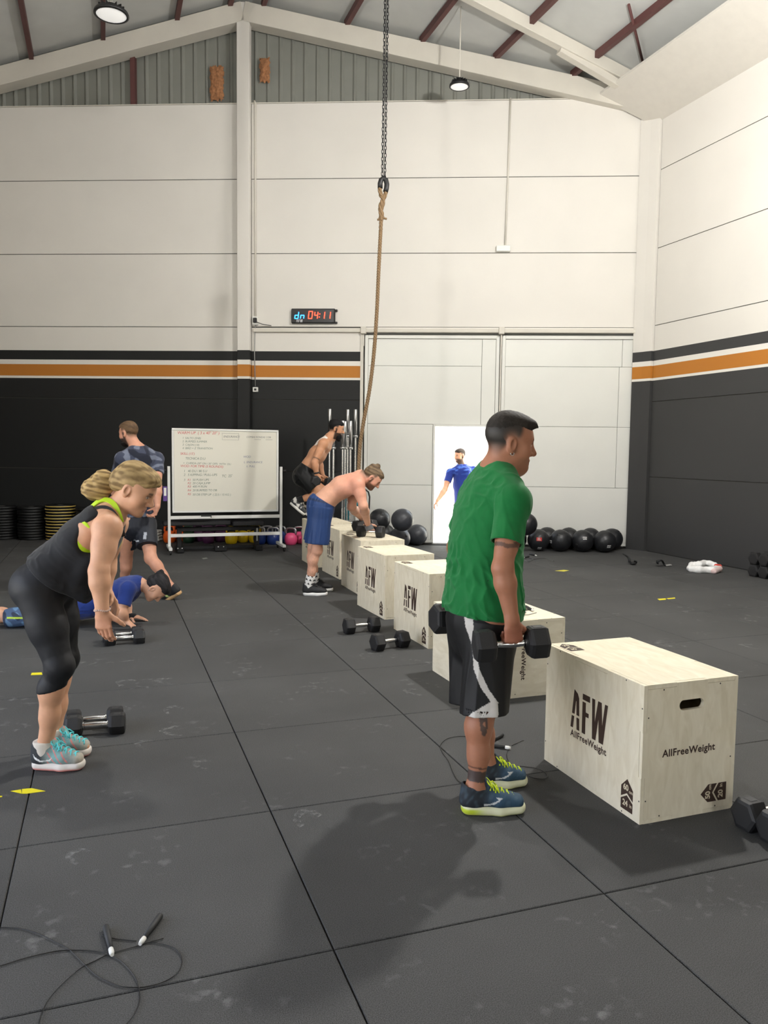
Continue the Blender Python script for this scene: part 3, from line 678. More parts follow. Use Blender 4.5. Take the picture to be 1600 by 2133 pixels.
cap = MB(); cap.lathe([(.001, .004), (.03, .003), (.034, -.006)], 16); cap_me = cap.mesh('seam_cap', black_plastic)
lw = mat('label_white', (205, 205, 205), .6); lr = mat('label_red', (200, 40, 34), .6)
def patch(r, w_, h_, m):
    q = MB(); n = 6; vs = []
    for i in range(n+1):
        for j in range(n+1): a = (i/n-.5)*w_/r; b = (j/n-.5)*h_/r; vs.append((r*math.cos(a)*math.cos(b), r*math.sin(a)*math.cos(b), r*math.sin(b)))
    q.add(vs, [(i*(n+1)+j, (i+1)*(n+1)+j, (i+1)*(n+1)+j+1, i*(n+1)+j+1) for i in range(n) for j in range(n)], 0, True); return q.mesh('printed_label', m)
pw = patch(BR+.0015, .06, .045, lw); prd = patch(BR+.0015, .085, .055, lr)
def med_ball(px, py, z, d, label, grey=False, labels=(), tilt=(0, 0, 0)):
    c = AT(px, py, d); c[2] = z
    t = thing('medicine_ball', label, 'ball', (c[0], c[1], z-BR), 0, 'medicine balls along the back wall')
    b = link('ball_cover', bm2 if grey else bm1, t); b.location = (0, 0, BR); b.rotation_euler = tilt
    for sg in (1, -1): o = link('seam_cap', cap_me, b); o.matrix_local = Matrix.Translation((0, 0, sg*(BR-.003))) @ (Matrix.Identity(4) if sg > 0 else Matrix.Rotation(math.pi, 4, 'X'))
    to = CPOS-c; base = math.atan2(to[1], to[0])
    for (kind, az, elv) in labels:
        o = link('printed_label', pw if kind == 'w' else prd, t); o.location = (0, 0, BR); o.rotation_euler = (0, -math.radians(elv), base+math.radians(az))
        tm = text_mesh('M70' if kind == 'w' else 'ZL', .03 if kind == 'w' else .05, offset=.001); lettering(tm, black_plastic if kind == 'w' else lw, Matrix.Translation((BR+.0028, 0, 0)) @ Matrix(((0, 0, 1, 0), (1, 0, 0, 0), (0, 1, 0, 0), (0, 0, 0, 1))), o)
    return t
zz = BR
def zball(px, py, z=BR):      # depth from height of centre
    g = G(px, py, z); return PROJ(g)[2]
def mball(px, py, z, label, **k): med_ball(px, py, z, zball(px, py, z), label, **k)
def wball(px, e, label, z=BR, **k):      # e: distance of its centre from the gate plane
    g = GW(px, e); g[2] = z; q_ = PROJ(g); med_ball(q_[0], q_[1], z, q_[2], label, **k)
mball(869, 1114, BR, 'grey medicine ball on the floor at the right end of the left pile', grey=True, tilt=(.5, .9, 0))
mball(832, 1121, BR, 'light grey medicine ball on the floor in the middle of the left pile', grey=True, tilt=(1.2, .2, .3))
mball(801, 1113, BR, 'black medicine ball on the floor, half hidden behind dumbbells', tilt=(.3, .1, .3))
mball(838, 1083, BR+.325, 'grey medicine ball on top of the left pile, the right one', grey=True, tilt=(.6, .6, .5))
mball(791, 1082, BR+.285, 'black medicine ball on top of the left pile, the left one', tilt=(.9, -.4, .2))
wball(1259, .54, 'black medicine ball at the right end of the row by the gates', labels=(('w', 25, -22),), tilt=(.7, .9, .2))
wball(1213, .53, 'black medicine ball with a white label, second from the right end', labels=(('w', 12, 20),), tilt=(.2, 1.2, .6))
wball(1274, .19, 'black medicine ball half hidden behind the rightmost ball', tilt=(.5, .3, .2))
wball(1229, .16, 'black medicine ball behind the one with the white label', tilt=(.9, .6, .2))
wball(1167, .54, 'black medicine ball with a pale mark on its left, in the middle of the row', labels=(('w', -60, -5),), tilt=(.4, -.8, .2))
wball(1184, .17, 'black medicine ball with a small knob on top behind the middle of the row', tilt=(.05, .05, 0))
wball(1121, .53, 'black medicine ball with a red mark beside the man in green', labels=(('r', 4, 10), ('w', 10, -42)), tilt=(.6, .5, .9))
wball(1139, .16, 'black medicine ball behind the one with the red mark', tilt=(.6, 1.5, .9))
wball(1074, .45, 'black medicine ball on the floor right behind the elbow of the man in green', tilt=(.2, 1.5, .9))
mball(1096, 1092, BR+.28, 'black medicine ball stacked on others behind the man in green', tilt=(.2, .5, .9))

# ================================================================== WHITEBOARD
A_ = G(353, 1152); B_ = G(585, 1145); wu = (B_-A_); wlen = np.linalg.norm(wu); wu /= wlen; wn = np.array([-wu[1], wu[0], 0])   # wn points away from camera
if wn@CF < 0: wn = -wn
t = thing('whiteboard', 'white rolling whiteboard with handwritten workout on a white steel stand', 'whiteboard', tuple(A_)); 
WL = lambda a, z, e=0: wu*a + UP*z - wn*e
wframe = mat('white_enamel', (226, 226, 222), .35); wsurf = mat('whiteboard_surface', (222, 219, 206), .25)
def wbar(name, a0, a1, z0, z1, e0, e1, m=wframe, par=t, b=.004):
    q = MB(); q.obox(WL((a0+a1)/2, (z0+z1)/2, (e0+e1)/2), [wu, wn, UP], [(a1-a0)/2, abs(e1-e0)/2, (z1-z0)/2], 0, b); return q.build(name, m, par)
zt0, zt1 = .605, 1.865
W0, W1 = .045, wlen-.045
wbar('board', W0+.03, W1-.03, zt0+.03, zt1-.03, .0, .022, wsurf)
fr = [(W0, W1, zt1-.03, zt1), (W0, W1, zt0, zt0+.03), (W0, W0+.03, zt0+.03, zt1-.03), (W1-.03, W1, zt0+.03, zt1-.03)]
for f_ in fr: wbar('board_frame', *f_, -.008, .032)
for (a_, z_) in ((W0, zt0), (W0, zt1), (W1, zt0), (W1, zt1)): wbar('corner_cap', a_-.004, a_+.004, z_-.02, z_+.02, -.01, .034, black_plastic)
for a_ in (0, wlen):
    wbar('leg', a_-.02, a_+.02, .07, 1.30, -.02, .02)
    q = MB(); q.obox(WL(a_, .085, 0), [wu, wn, UP], [.025, .27, .022], 0, .006); q.build('foot_bar', wframe, t)
    for e in (-.24, .24):
        c = MB(); c.lathe([(.001, -.012), (.028, -.012), (.032, -.006), (.032, .006), (.028, .012), (.001, .012)], 14, WL(a_, .033, e), [wn, UP, wu]); c.build('caster', black_plastic, t)
        c = MB(); c.obox(WL(a_, .062, e), [wu, wn, UP], [.018, .02, .014]); c.build('caster_fork', black_metal, t)
    sg = -1 if a_ == 0 else 1
    k = MB(); k.lathe([(.001, -.05), (.02, -.05), (.022, 0), (.012, .0), (.012, .05), (.001, .05)], 12, WL(a_+sg*.03, 1.235, 0), [UP, wn, -sg*wu]); k.build('pivot_knob', black_metal, t)
wbar('cross_rail', .0, wlen, .505, .555, -.015, .015); wbar('cross_rail', .0, wlen, .235, .285, -.015, .015)
tr_ = wbar('pen_tray', .15, .60, .515, .525, .015, .085); wbar('tray_lip', .15, .60, .515, .545, .08, .087, wframe, tr_, .002)
q = MB(); q.obox(A_+WL(.54, .545, .05), [wu, wn, UP], [.075, .028, .018], 0, .005); q.obox(A_+WL(.54, .566, .05), [wu, wn, UP], [.078, .030, .005], 1, .002)
tag(q.build('whiteboard_eraser', [mat('felt_grey', (70, 74, 72), .9), black_plastic]), 'dark grey eraser on the whiteboard pen tray', 'eraser')
for i, (c, nm) in enumerate((((150, 30, 40), 'red'), ((120, 30, 60), 'dark red'), ((40, 40, 45), 'black'))):
    q = MB(); p0 = A_+WL(.22+.08*i, .533, .05); q.tube([p0, p0+wu*.10], .008, 8, 0); q.tube([p0+wu*.10, p0+wu*.135], .009, 8, 1)
    tag(q.build('marker_pen', [white_plastic, mat('pen_'+nm, c, .4)]), '%s marker pen lying on the whiteboard tray' % nm, 'marker')
q = MB(); q.obox(A_+WL(-.055, .89, 0), [wu, wn, UP], [.03, .012, .11], 0, .004); q.obox(A_+WL(-.055, .92, .0125), [wu, wn, UP], [.018, .001, .06], 1)
tag(q.build('spray_bottle', [mat('purple_plastic', (96, 66, 140), .4), white_plastic]), 'small purple bottle with white label hooked beside the whiteboard leg', 'bottle')
inkr = mat('ink_red', (196, 84, 84), .6); inkg = mat('ink_green', (112, 128, 116), .6); inkk = mat('ink_dark', (96, 98, 98), .6); inkb = mat('ink_blue', (110, 116, 140), .6)
bw = W1-W0; bh = zt1-zt0
def wtext(txt, fx, fy, size, m, rot=0.0):
    """fx, fy: left end as a fraction of the board, from the top left"""
    me = text_mesh(txt, size, 'LEFT', spacing=.95, shear=.15); o = lettering(me, m, frame(WL(W0+fx*bw, zt1-fy*bh, .0235), wu*math.cos(rot)+UP*math.sin(rot), -wu*math.sin(rot)+UP*math.cos(rot)), t, 'handwriting')
for a in (("WARM UP  ( 3 x 40'' 20'' )", .05, .055, .060, inkr, .01), ('1  SALTO (SNB)', .095, .115, .042, inkg), ('2  BURPEES SUMMER', .095, .155, .042, inkg), ('3  CAJON (10)', .095, .195, .042, inkg), ('4  BIRD + Z TRANSITION', .095, .235, .042, inkg),
          ('SKILL (15\')', .075, .30, .05, inkr, .005), ('TECNICA D.U', .12, .355, .05, inkg, -.01), ("+  CUERDA (30'' ON / 30'' OFF)  WITH  DU", .10, .41, .040, inkg, -.02), ('WOD: FOR TIME (5 ROUNDS)', .075, .445, .05, inkr, -.015),
          ('1   40 DU / 80 S.U', .105, .505, .048, inkg), ('2   5 KIPPING / PULL-UPS', .105, .55, .048, inkg), ('3', .105, .61, .045, inkg), ('R1', .14, .61, .045, inkr), ('50 PUSH UPS', .185, .61, .045, inkg), ('R2', .14, .65, .045, inkr), ('20 CAJA JUMP', .185, .65, .045, inkg),
          ('R3', .14, .69, .045, inkr), ('400 M RUN', .185, .69, .045, inkg), ('R4', .14, .735, .045, inkr), ('20 BURPEES TO DB', .185, .735, .045, inkg), ('R5', .14, .78, .045, inkr), ('50 DB STEP UP  ( 22.5 / 15 KG )', .185, .785, .045, inkg, -.01),
          ("TC  25'", .455, .565, .055, inkg, .03), ('ENDURANCE', .474, .09, .042, inkk), ('COMBA', .69, .09, .036, inkk), ('2 RONDAS', .765, .09, .036, inkk), ('2 DB', .88, .09, .036, inkk), ('WOD', .66, .33, .045, inkb), ('L  ENDURANCE', .665, .395, .042, inkb), ('L  PULL', .69, .445, .042, inkb)): wtext(*a)
for (a0, a1, f0, f1) in ((.462, .618, .048, .05), (.462, .618, .128, .130), (.462, .4635, .05, .13), (.6165, .618, .05, .13), (.765, .83, .118, .121), (.875, .94, .118, .121)):
    q = MB(); q.obox(WL(W0+(a0+a1)/2*bw, zt1-(f0+f1)/2*bh, .0232), [wu, wn, UP], [(a1-a0)/2*bw, .0004, (f1-f0)/2*bh]); q.build('pen_line', inkk, t)

# ================================================================== BENCH, KETTLEBELLS, PLATES, BARBELLS
bp0 = G(375, 1155); 
t = thing('weight_bench', 'black flat weight bench behind the whiteboard', 'bench', tuple(bp0))
bu = np.array([*(G(530, 1150)-bp0)[:2], 0]); blen = np.linalg.norm(bu); bu /= blen; bn = np.array([-bu[1], bu[0], 0])
def bb(name, c, half, m=black_metal, b=.006, par=t, axx=None): q = MB(); q.obox(bu*c[0]+bn*(c[1]+.20)+UP*c[2], axx or [bu, bn, UP], half, 0, b); return q.build(name, m, par)
pad = mat('black_leather', (30, 30, 32), .45)
bb('bench_pad', (.28, .12, .44), (.50, .13, .035), pad, .015); bb('seat_pad', (1.05, .12, .42), (.24, .13, .035), pad, .015)
bb('frame_rail', (.62, .12, .34), (.62, .035, .03)); bb('lower_rail', (.55, .12, .055), (.60, .03, .025))
for a_ in (.0, 1.18): bb('upright', (a_+.02, .12, .20), (.035, .035, .17)); bb('foot_block', (a_+.02, .10, .045), (.05, .20, .035)); 
bb('label_plate', (1.20, .083, .24), (.012, .003, .10), mat('label_grey', (170, 170, 165), .5), 0)
bb('pivot_block', (.62, .0, .05), (.09, .05, .04))
for (a_, e_) in ((-.02, -.10), (.04, -.10), (.58, -.055), (.66, -.055)):
    q = MB(); q.lathe([(.001, .012), (.012, .011), (.014, 0)], 10, bu*a_+bn*(e_+.20)+UP*.075, [bu, bn, UP]); q.build('bolt', chrome, t)

def kb_proto(color, name, steel_handle, label):
    r = thing('kettlebell', label, 'kettlebell', (0, 0, 0), 0, 'coloured kettlebells along the back wall')
    body = mat('kettlebell_'+name, color, .35); q = MB()
    q.lathe([(.001, 0), (.07, 0), (.085, .006), (.100, .05), (.1055, .10), (.098, .145), (.078, .178), (.05, .195), (.001, .20)], 28); q.build('bell', body, r)
    path = [(-.072, 0, .155), (-.088, 0, .20), (-.086, 0, .245), (-.070, 0, .268), (-.035, 0, .276), (0, 0, .277), (.035, 0, .276), (.070, 0, .268), (.086, 0, .245), (.088, 0, .20), (.072, 0, .155)]
    q = MB(); q.tube(path, .0165, 12); q.build('handle', steel if steel_handle else body, r)
    if not steel_handle:
        for sg in (-1, 1): q = MB(); q.ball((sg*.083, 0, .245), (.020, .020, .028), 12, 8); q.build('horn', body, r)
    return r
KB = [('orange', (232, 96, 26), 0, [(353, .36), (374, .13)]), ('dark green', (36, 62, 44), 0, [(393, .36)]), ('purple', (98, 52, 92), 0, [(414, .13), (434, .36), (460, .13)]), ('yellow', (232, 196, 24), 0, [(482, .36), (506, .13), (531, .13)]),
      ('blue', (34, 58, 122), 1, [(541, .36), (557, .13), (569, .36), (584, .13)]), ('pink', (226, 82, 128), 1, [(606, .36), (624, .13), (640, .36)])]
ordn = ['leftmost', 'second', 'third', 'fourth']
for nm, c, st, pos in KB:
    proto = None
    for i, (px, py) in enumerate(pos):
        lab = '%s kettlebell%s, %s of its colour' % (nm, ' with steel handle' if st else '', ordn[i]) if len(pos) > 1 else '%s kettlebell behind the bench' % nm
        g = GW(px, py); o = proto = kb_proto(c, nm, st, lab) if proto is None else None or proto
        if i: o = copy_tree(proto, lab)
        o.location = tuple(g); o.rotation_euler = (0, 0, WA+.2*((i*7) % 3-1))

plate_k = mat('plate_rubber', (16, 16, 17), .5, bump=.08, bscale=200); plate_y = mat('plate_yellow', (214, 186, 96), .5)
def plate_proto(r_, t_, band):
    r = thing('bumper_plate', 'x', 'weight plate', (0, 0, 0), 0, 'bumper plates stacked by the black wall')
    q = MB(); q.lathe([(.026, .004), (.10, .004), (.11, .010), (r_*.80, .010), (r_*.86, .002), (r_*.97, .002), (r_, .010), (r_, t_*.32)], 40); q.lathe([(r_, t_*.62), (r_, t_-.010), (r_*.97, t_-.002), (r_*.86, t_-.002), (r_*.80, t_-.010), (.11, t_-.010), (.10, t_-.004), (.026, t_-.004)], 40); q.build('disc', plate_k, r)
    q = MB(); q.lathe([(r_, t_*.32), (r_+.0015, t_*.34), (r_+.0015, t_*.60), (r_, t_*.62)], 40); q.build('rim_band', plate_y if band else plate_k, r)
    q = MB(); q.lathe([(.026, .002), (.046, .002), (.05, .006), (.05, t_-.006), (.046, t_-.002), (.026, t_-.002), (.026, .002)], 24); q.build('hub', steel, r)
    return r
ords = ['lowest', 'second', 'third', 'fourth', 'fifth', 'sixth', 'seventh', 'eighth', 'ninth', 'tenth', 'eleventh', 'topmost']
py_ = plate_proto(.238, .0498, True); pk_ = plate_proto(.225, .0465, False); fy = fk = True
for (px, py, yel, nm) in ((127, 1113, True, 'yellow-banded bumper plate in the stack behind the woman'), (8, 1113, False, 'black bumper plate in the stack at the left edge'), (68, 1113, False, 'black bumper plate in the stack next to the yellow-banded one'), (188, 1112, False, "black bumper plate in the stack hidden behind the woman's shoulder")):
    g = GW(px, .27)
    for k in range(12):
        if yel: o = py_ if fy else copy_tree(py_); fy = False; th = .05
        else: o = pk_ if fk else copy_tree(pk_); fk = False; th = .0467
        o['label'] = '%s, %s from the floor' % (nm, ords[k]) if k not in (0, 11) else '%s, %s' % (nm, ords[k]); rr = random.Random(px*31+k)
        o.location = (g[0]+rr.uniform(-.012, .012), g[1]+rr.uniform(-.012, .012), k*th); o.rotation_euler = (0, 0, rr.uniform(0, 6))

# barbells standing upright
def barbell_mesh(L):
    r = thing('barbell', 'x', 'barbell', (0, 0, 0), 0, 'barbells standing upright')
    q = MB(); q.lathe([(.0145, .40), (.0145, L-.40)], 14); q.build('shaft', chrome, r)
    for sg in (0, 1):
        f = lambda z: z if sg == 0 else L-z
        q = MB(); q.lathe([(.001, f(.0)), (.022, f(.0)), (.025, f(.004)), (.025, f(.415)), (.0145, f(.415))], 18); q.build('sleeve', steel, r)
        q = MB(); q.lathe([(.025, f(.405)), (.038, f(.405)), (.038, f(.440)), (.025, f(.440)), (.016, f(.440))], 18); q.build('collar', steel, r)
    q = MB(); q.lathe([(.0149, L*.5-.35), (.0152, L*.5-.34), (.0152, L*.5-.12), (.0149, L*.5-.11)], 12); q.build('knurl_grip', mat('knurled_steel', (150, 150, 150), .5, 1.0), r)
    return r
bl_ = barbell_mesh(2.2); bs_ = barbell_mesh(2.01); f1 = f2 = True
st0 = G(712, 1143)
for (px, py, long_, nm) in ((685, 1143, 1, 'long barbell standing upright behind the jumping man, leftmost'), (693, 1146, 0, 'short barbell standing upright, second from the left'), (712, 1148, 0, "short barbell standing upright close to the jumping man's beard"), (717, 1144, 0, 'short barbell standing upright, fourth from the left'),
                         (722, 1142, 1, 'long barbell standing upright, in the middle of the stand'), (728, 1147, 0, 'short barbell standing upright, second from the right'), (738, 1143, 1, 'long barbell standing upright, rightmost beside the gate')):
    if long_: o = bl_ if f1 else copy_tree(bl_); f1 = False
    else: o = bs_ if f2 else copy_tree(bs_); f2 = False
    o['label'] = nm; g = G(px, py); o.location = (g[0], g[1], .013)
t = thing('barbell_stand', 'low black holder the upright barbells stand in', 'rack', (st0[0], st0[1], 0))
q = MB(); q.obox((0, 0, .006), [WU, WN, UP], [.30, .16, .0055], 0, .002); q.build('base_plate', black_metal, t)
for (px, py) in ((685, 1143), (693, 1146), (712, 1148), (717, 1144), (722, 1142), (728, 1147), (738, 1143)):
    g = G(px, py)-np.array(t.location); q = MB(); q.lathe([(.031, .0), (.031, .20), (.027, .20), (.027, .0)], 14, (g[0], g[1], .012)); q.build('socket_tube', black_metal, t)

# floor scrubber behind the boxes
g = G(742, 1139); t = thing('floor_scrubber', 'teal and white floor cleaning machine with black loop handle behind the boxes', 'cleaner', tuple(g))
teal = mat('teal_plastic', (38, 128, 140), .4); wtank = mat('white_tank', (222, 222, 216), .45)
def tb(name, c, half, m, b=.02): q = MB(); q.obox(CR*c[0]+CF*c[1]+UP*c[2], [CR, CF, UP], half, 0, b); q.build(name, m, t)
tb('brush_deck', (0, 0, .10), (.20, .20, .07), black_plastic); tb('tank', (.04, -.02, .42), (.13, .14, .25), wtank, .05); tb('motor_housing', (-.09, .03, .62), (.09, .12, .26), teal, .05); tb('tank_lid', (.04, .0, .70), (.10, .10, .03), teal)
q = MB(); q.tube([CR*.18+UP*.15, CR*.20+UP*.5, CR*.21+UP*.82, CR*.19+UP*.90, CR*.13+UP*.945, CR*.05+UP*.95, CR*-.03+UP*.93], .014, 8); q.build('loop_handle', black_plastic, t)
for sg in (-.14, .14):
    q = MB(); q.lathe([(.001, -.02), (.06, -.02), (.065, 0), (.06, .02), (.001, .02)], 16, CR*sg+CF*.1+UP*.066, [CF, UP, CR]); q.build('wheel', black_plastic, t)

# ================================================================== CLIMBING ROPE
RD = 9.6
t = thing('climbing_rope', 'tan climbing rope hanging on a black chain from the roof', 'rope', tuple(AT(745, 1010, RD))); off = np.array(t.location)
hemp = mat('hemp_rope', (122, 98, 70), .85, var=.2, vscale=60, bump=.3, bscale=200)
def twisted(path, R_, name, m, strands=3, pitch=.10, par=t):
    P = [np.array(p, float) for p in path]; seg = [0]
    for i in range(1, len(P)): seg.append(seg[-1]+np.linalg.norm(P[i]-P[i-1]))
    L_ = seg[-1]; n = int(L_/.014); q = MB(); C_ = []
    for i in range(n+1):
        sq = L_*i/n; k = max(j for j in range(len(seg)) if seg[j] <= sq+1e-9); k = min(k, len(P)-2); tt = (sq-seg[k])/(seg[k+1]-seg[k])
        # catmull-rom
        p0, p1, p2, p3 = P[max(k-1, 0)], P[k], P[k+1], P[min(k+2, len(P)-1)]
        C_.append(.5*((2*p1)+(-p0+p2)*tt+(2*p0-5*p1+4*p2-p3)*tt**2+(-p0+3*p1-3*p2+p3)*tt**3))
    for st in range(strands):
        pp = []
        for i, c in enumerate(C_):
            a = 2*math.pi*(st/strands+L_*i/n/pitch); pp.append(c+(CR*math.cos(a)+CF*math.sin(a))*R_*.5)
        q.tube(pp, R_*.56, 7)
    return q.build(name, m, par)
def rp(px, py, dd=0): return AT(px, py, RD+dd)-off
twisted([rp(794, 450), rp(793, 480), rp(789, 560), rp(785, 650), rp(779, 735), rp(770, 810), rp(759, 870), rp(751, 920), rp(748, 960), rp(746, 1012)], .024, 'rope_body', hemp)
twisted([rp(791, 392), rp(793, 405), rp(798, 416), rp(797, 428), rp(793, 440), rp(794, 455)], .026, 'eye_splice', hemp, pitch=.2)
twisted([rp(804, 400), rp(801, 410), rp(794, 424), rp(792, 436), rp(796, 446), rp(794, 460)], .026, 'eye_splice', hemp, pitch=.2)
for (a, b) in (((796, 450), (806, 456)), ((792, 452), (786, 458))): q = MB(); q.tube([rp(*a), rp((a[0]+b[0])/2, b[1]-1), rp(*b)], .013, 8); q.build('strand_tail', hemp, t)
q = MB(); q.tube([rp(792, 392), rp(792, 382), rp(794, 375), rp(799, 371), rp(804, 375), rp(806, 384), rp(805, 393), rp(803, 400)], .031, 12); q.build('black_sheath', black_plastic, t)
ch = MB(); topz_ = AT(806, -60, RD)-off; z0 = rp(799, 374); nl = int((topz_[2]-z0[2])/.045)
for ln in range(2):
    for i in range(nl):
        c = z0+(topz_-z0)*(i+.5)/nl + (CR*.016*(1 if ln else -1) if i < nl else 0); a = CR if (i+ln) % 2 else (CF*.9+CR*.44); a = a/np.linalg.norm(a)
        ring = [c+a*.012*math.cos(p)+UP*(.017*math.sin(p)+.010*(1 if math.sin(p) > 0 else -1)) for p in [2*math.pi*k/10 for k in range(10)]]; ch.tube(ring, .005, 5, closed=True)
ch.build('chain', black_metal, t)

# ================================================================== JUMP ROPES AND SMALL THINGS ON THE FLOOR
cable = mat('black_cable', (18, 18, 18), .3); grip = mat('rope_grip', (36, 37, 38), .6)
def spline(pts, n=6):
    P = [np.array(p, float) for p in pts]; out = []
    for k in range(len(P)-1):
        p0, p1, p2, p3 = P[max(k-1, 0)], P[k], P[k+1], P[min(k+2, len(P)-1)]
        for i in range(n):
            u = i/n; out.append(.5*((2*p1)+(-p0+p2)*u+(2*p0-5*p1+4*p2-p3)*u*u+(-p0+3*p1-3*p2+p3)*u**3))
    return out+[P[-1]]
def jump_rope(label, cables, handles, z=0.0, r=.0022, hr=.0115):
    o0 = G(*handles[0][0], z); t = thing('jump_rope', label, 'jump rope', tuple(o0))
    for c in cables:
        q = MB(); q.tube(spline([G(x, y, z+.004)-o0 for x, y in c]), r, 6); q.build('cable', cable, t)
    for (a, b) in handles:
        pa, pb = G(*a, z+hr)-o0, G(*b, z+hr)-o0; d = pb-pa; L_ = np.linalg.norm(d)
        q = MB(); q.tube([pa, pa+d*.03, pa+d*.3, pa+d*.8], [hr*.85, hr, hr, hr*.72], 12); q.build('handle', grip, t)
        q = MB(); q.tube([pa+d*.8, pa+d*.9, pb], [hr*.75, hr*.8, hr*.55], 12); q.build('swivel_tip', chrome if z < 0 else white_plastic, t)
    return t
def C4(l): return [(x/3.5556, 1850+y/3.5556) for x, y in l]
jump_rope('black cable jump rope coiled on the floor at the bottom left', [C4([(-60, 300), (0, 293), (150, 300), (300, 345), (430, 410), (520, 460), (630, 570), (720, 650), (850, 715), (960, 735), (1090, 728), (1220, 690), (1310, 630), (1350, 550), (1330, 480), (1260, 430), (1150, 405), (1060, 402)]),
    C4([(-60, 595), (0, 577), (200, 515), (400, 470), (540, 460), (700, 468), (800, 490), (900, 545), (980, 630), (1025, 720), (1035, 830), (1000, 920), (940, 1000), (860, 1080)]), C4([(1030, 425), (880, 465), (800, 490), (700, 540), (600, 590), (480, 690), (370, 810), (310, 930), (292, 1006), (300, 1090)]),
    C4([(755, 350), (850, 375), (1010, 392)]), C4([(1040, 415), (1130, 393), (1212, 370)])], [C4([(783, 283), (831, 495)]), C4([(1190, 200), (1036, 415)])], r=.0017, hr=.0105)
def C7(l): return [(860+x/4.706, 1400+y/4.706) for x, y in l]
jump_rope('black cable jump rope on the floor behind the shoes of the man in green', [C7([(530, 630), (430, 630), (330, 655), (270, 720), (300, 800), (350, 870), (390, 970), (440, 1060), (510, 1105)]), C7([(750, 790), (830, 815), (930, 880), (1000, 935)]), C7([(935, 755), (920, 820), (950, 890), (1000, 930), (970, 945)]), C7([(820, 925), (1000, 920), (1130, 930), (1250, 955), (1320, 1010), (1290, 1045), (1200, 1040), (1120, 1010)]), C7([(970, 720), (1030, 690), (1090, 668)])],
          [C7([(700, 700), (960, 745)]), C7([(880, 612), (740, 690)])], r=.0018)
C5 = lambda l: [(1060+x/2.963, 1040+y/2.963) for x, y in l]
jump_rope('thin jump rope lying on the floor in front of the medicine balls', [C5([(80, 365), (120, 385), (140, 378), (150, 370), (120, 362)]), C5([(150, 370), (220, 365), (280, 382)])], [C5([(125, 352), (88, 362)]), C5([(128, 337), (172, 348)])], r=.003, hr=.013)
jump_rope('black jump rope lying on top of the low plyo box', [[(1072, 1268), (1085, 1272), (1100, 1270), (1098, 1262), (1083, 1264), (1078, 1275), (1095, 1281), (1118, 1276)], [(1070, 1277), (1090, 1272), (1112, 1268)]], [[(1095, 1263), (1112, 1272)], [(1080, 1282), (1096, 1274)]], z=.5012, r=.002, hr=.0095)
# floor tape marks
ytape = mat('yellow_tape', (226, 214, 30), .5)
def tape(poly, label, m=None):
    pts = [G(x, y) for x, y in poly]; q = MB(); n = len(pts)
    q.add([(p[0], p[1], .0006) for p in pts]+[(p[0], p[1], .0016) for p in pts], [list(range(n, 2*n))]+[(i, (i+1) % n, n+(i+1) % n, n+i) for i in range(n)]); tag(q.build('floor_tape', m or ytape), label, 'tape mark')
K = lambda l: [(x/4.2105, 1380+y/4.2105) for x, y in l]
tape(K([(92, 1130), (185, 1115), (190, 1152)]), "small pointed yellow tape mark in front of the woman's heel"); tape(K([(192, 1152), (193, 1112), (280, 1105), (400, 1130), (240, 1152)]), "long yellow tape mark on the floor in front of the woman's shoes")
tape(K([(270, 112), (278, 92), (366, 88), (372, 108)]), "yellow tape mark on the floor behind the woman's calf"); tape(K([(-20, 1172), (20, 1172), (18, 1182), (-20, 1186)]), 'yellow tape mark cut by the left edge')
tape(C5([(917, 615), (968, 612), (970, 620), (930, 624)]), 'yellow tape mark on the right floor, left piece'); tape(C5([(972, 612), (1025, 607), (1028, 613), (985, 617)]), 'yellow tape mark on the right floor, right piece'); tape(C5([(284, 442), (340, 436), (372, 440), (340, 446)]), 'faint yellow tape mark near the medicine balls')
tape([(420, 1163), (430, 1161.5), (433, 1163.5), (424, 1165)], 'tiny pale tape scrap in front of the whiteboard', mat('pale_scrap', (120, 124, 118), .6))
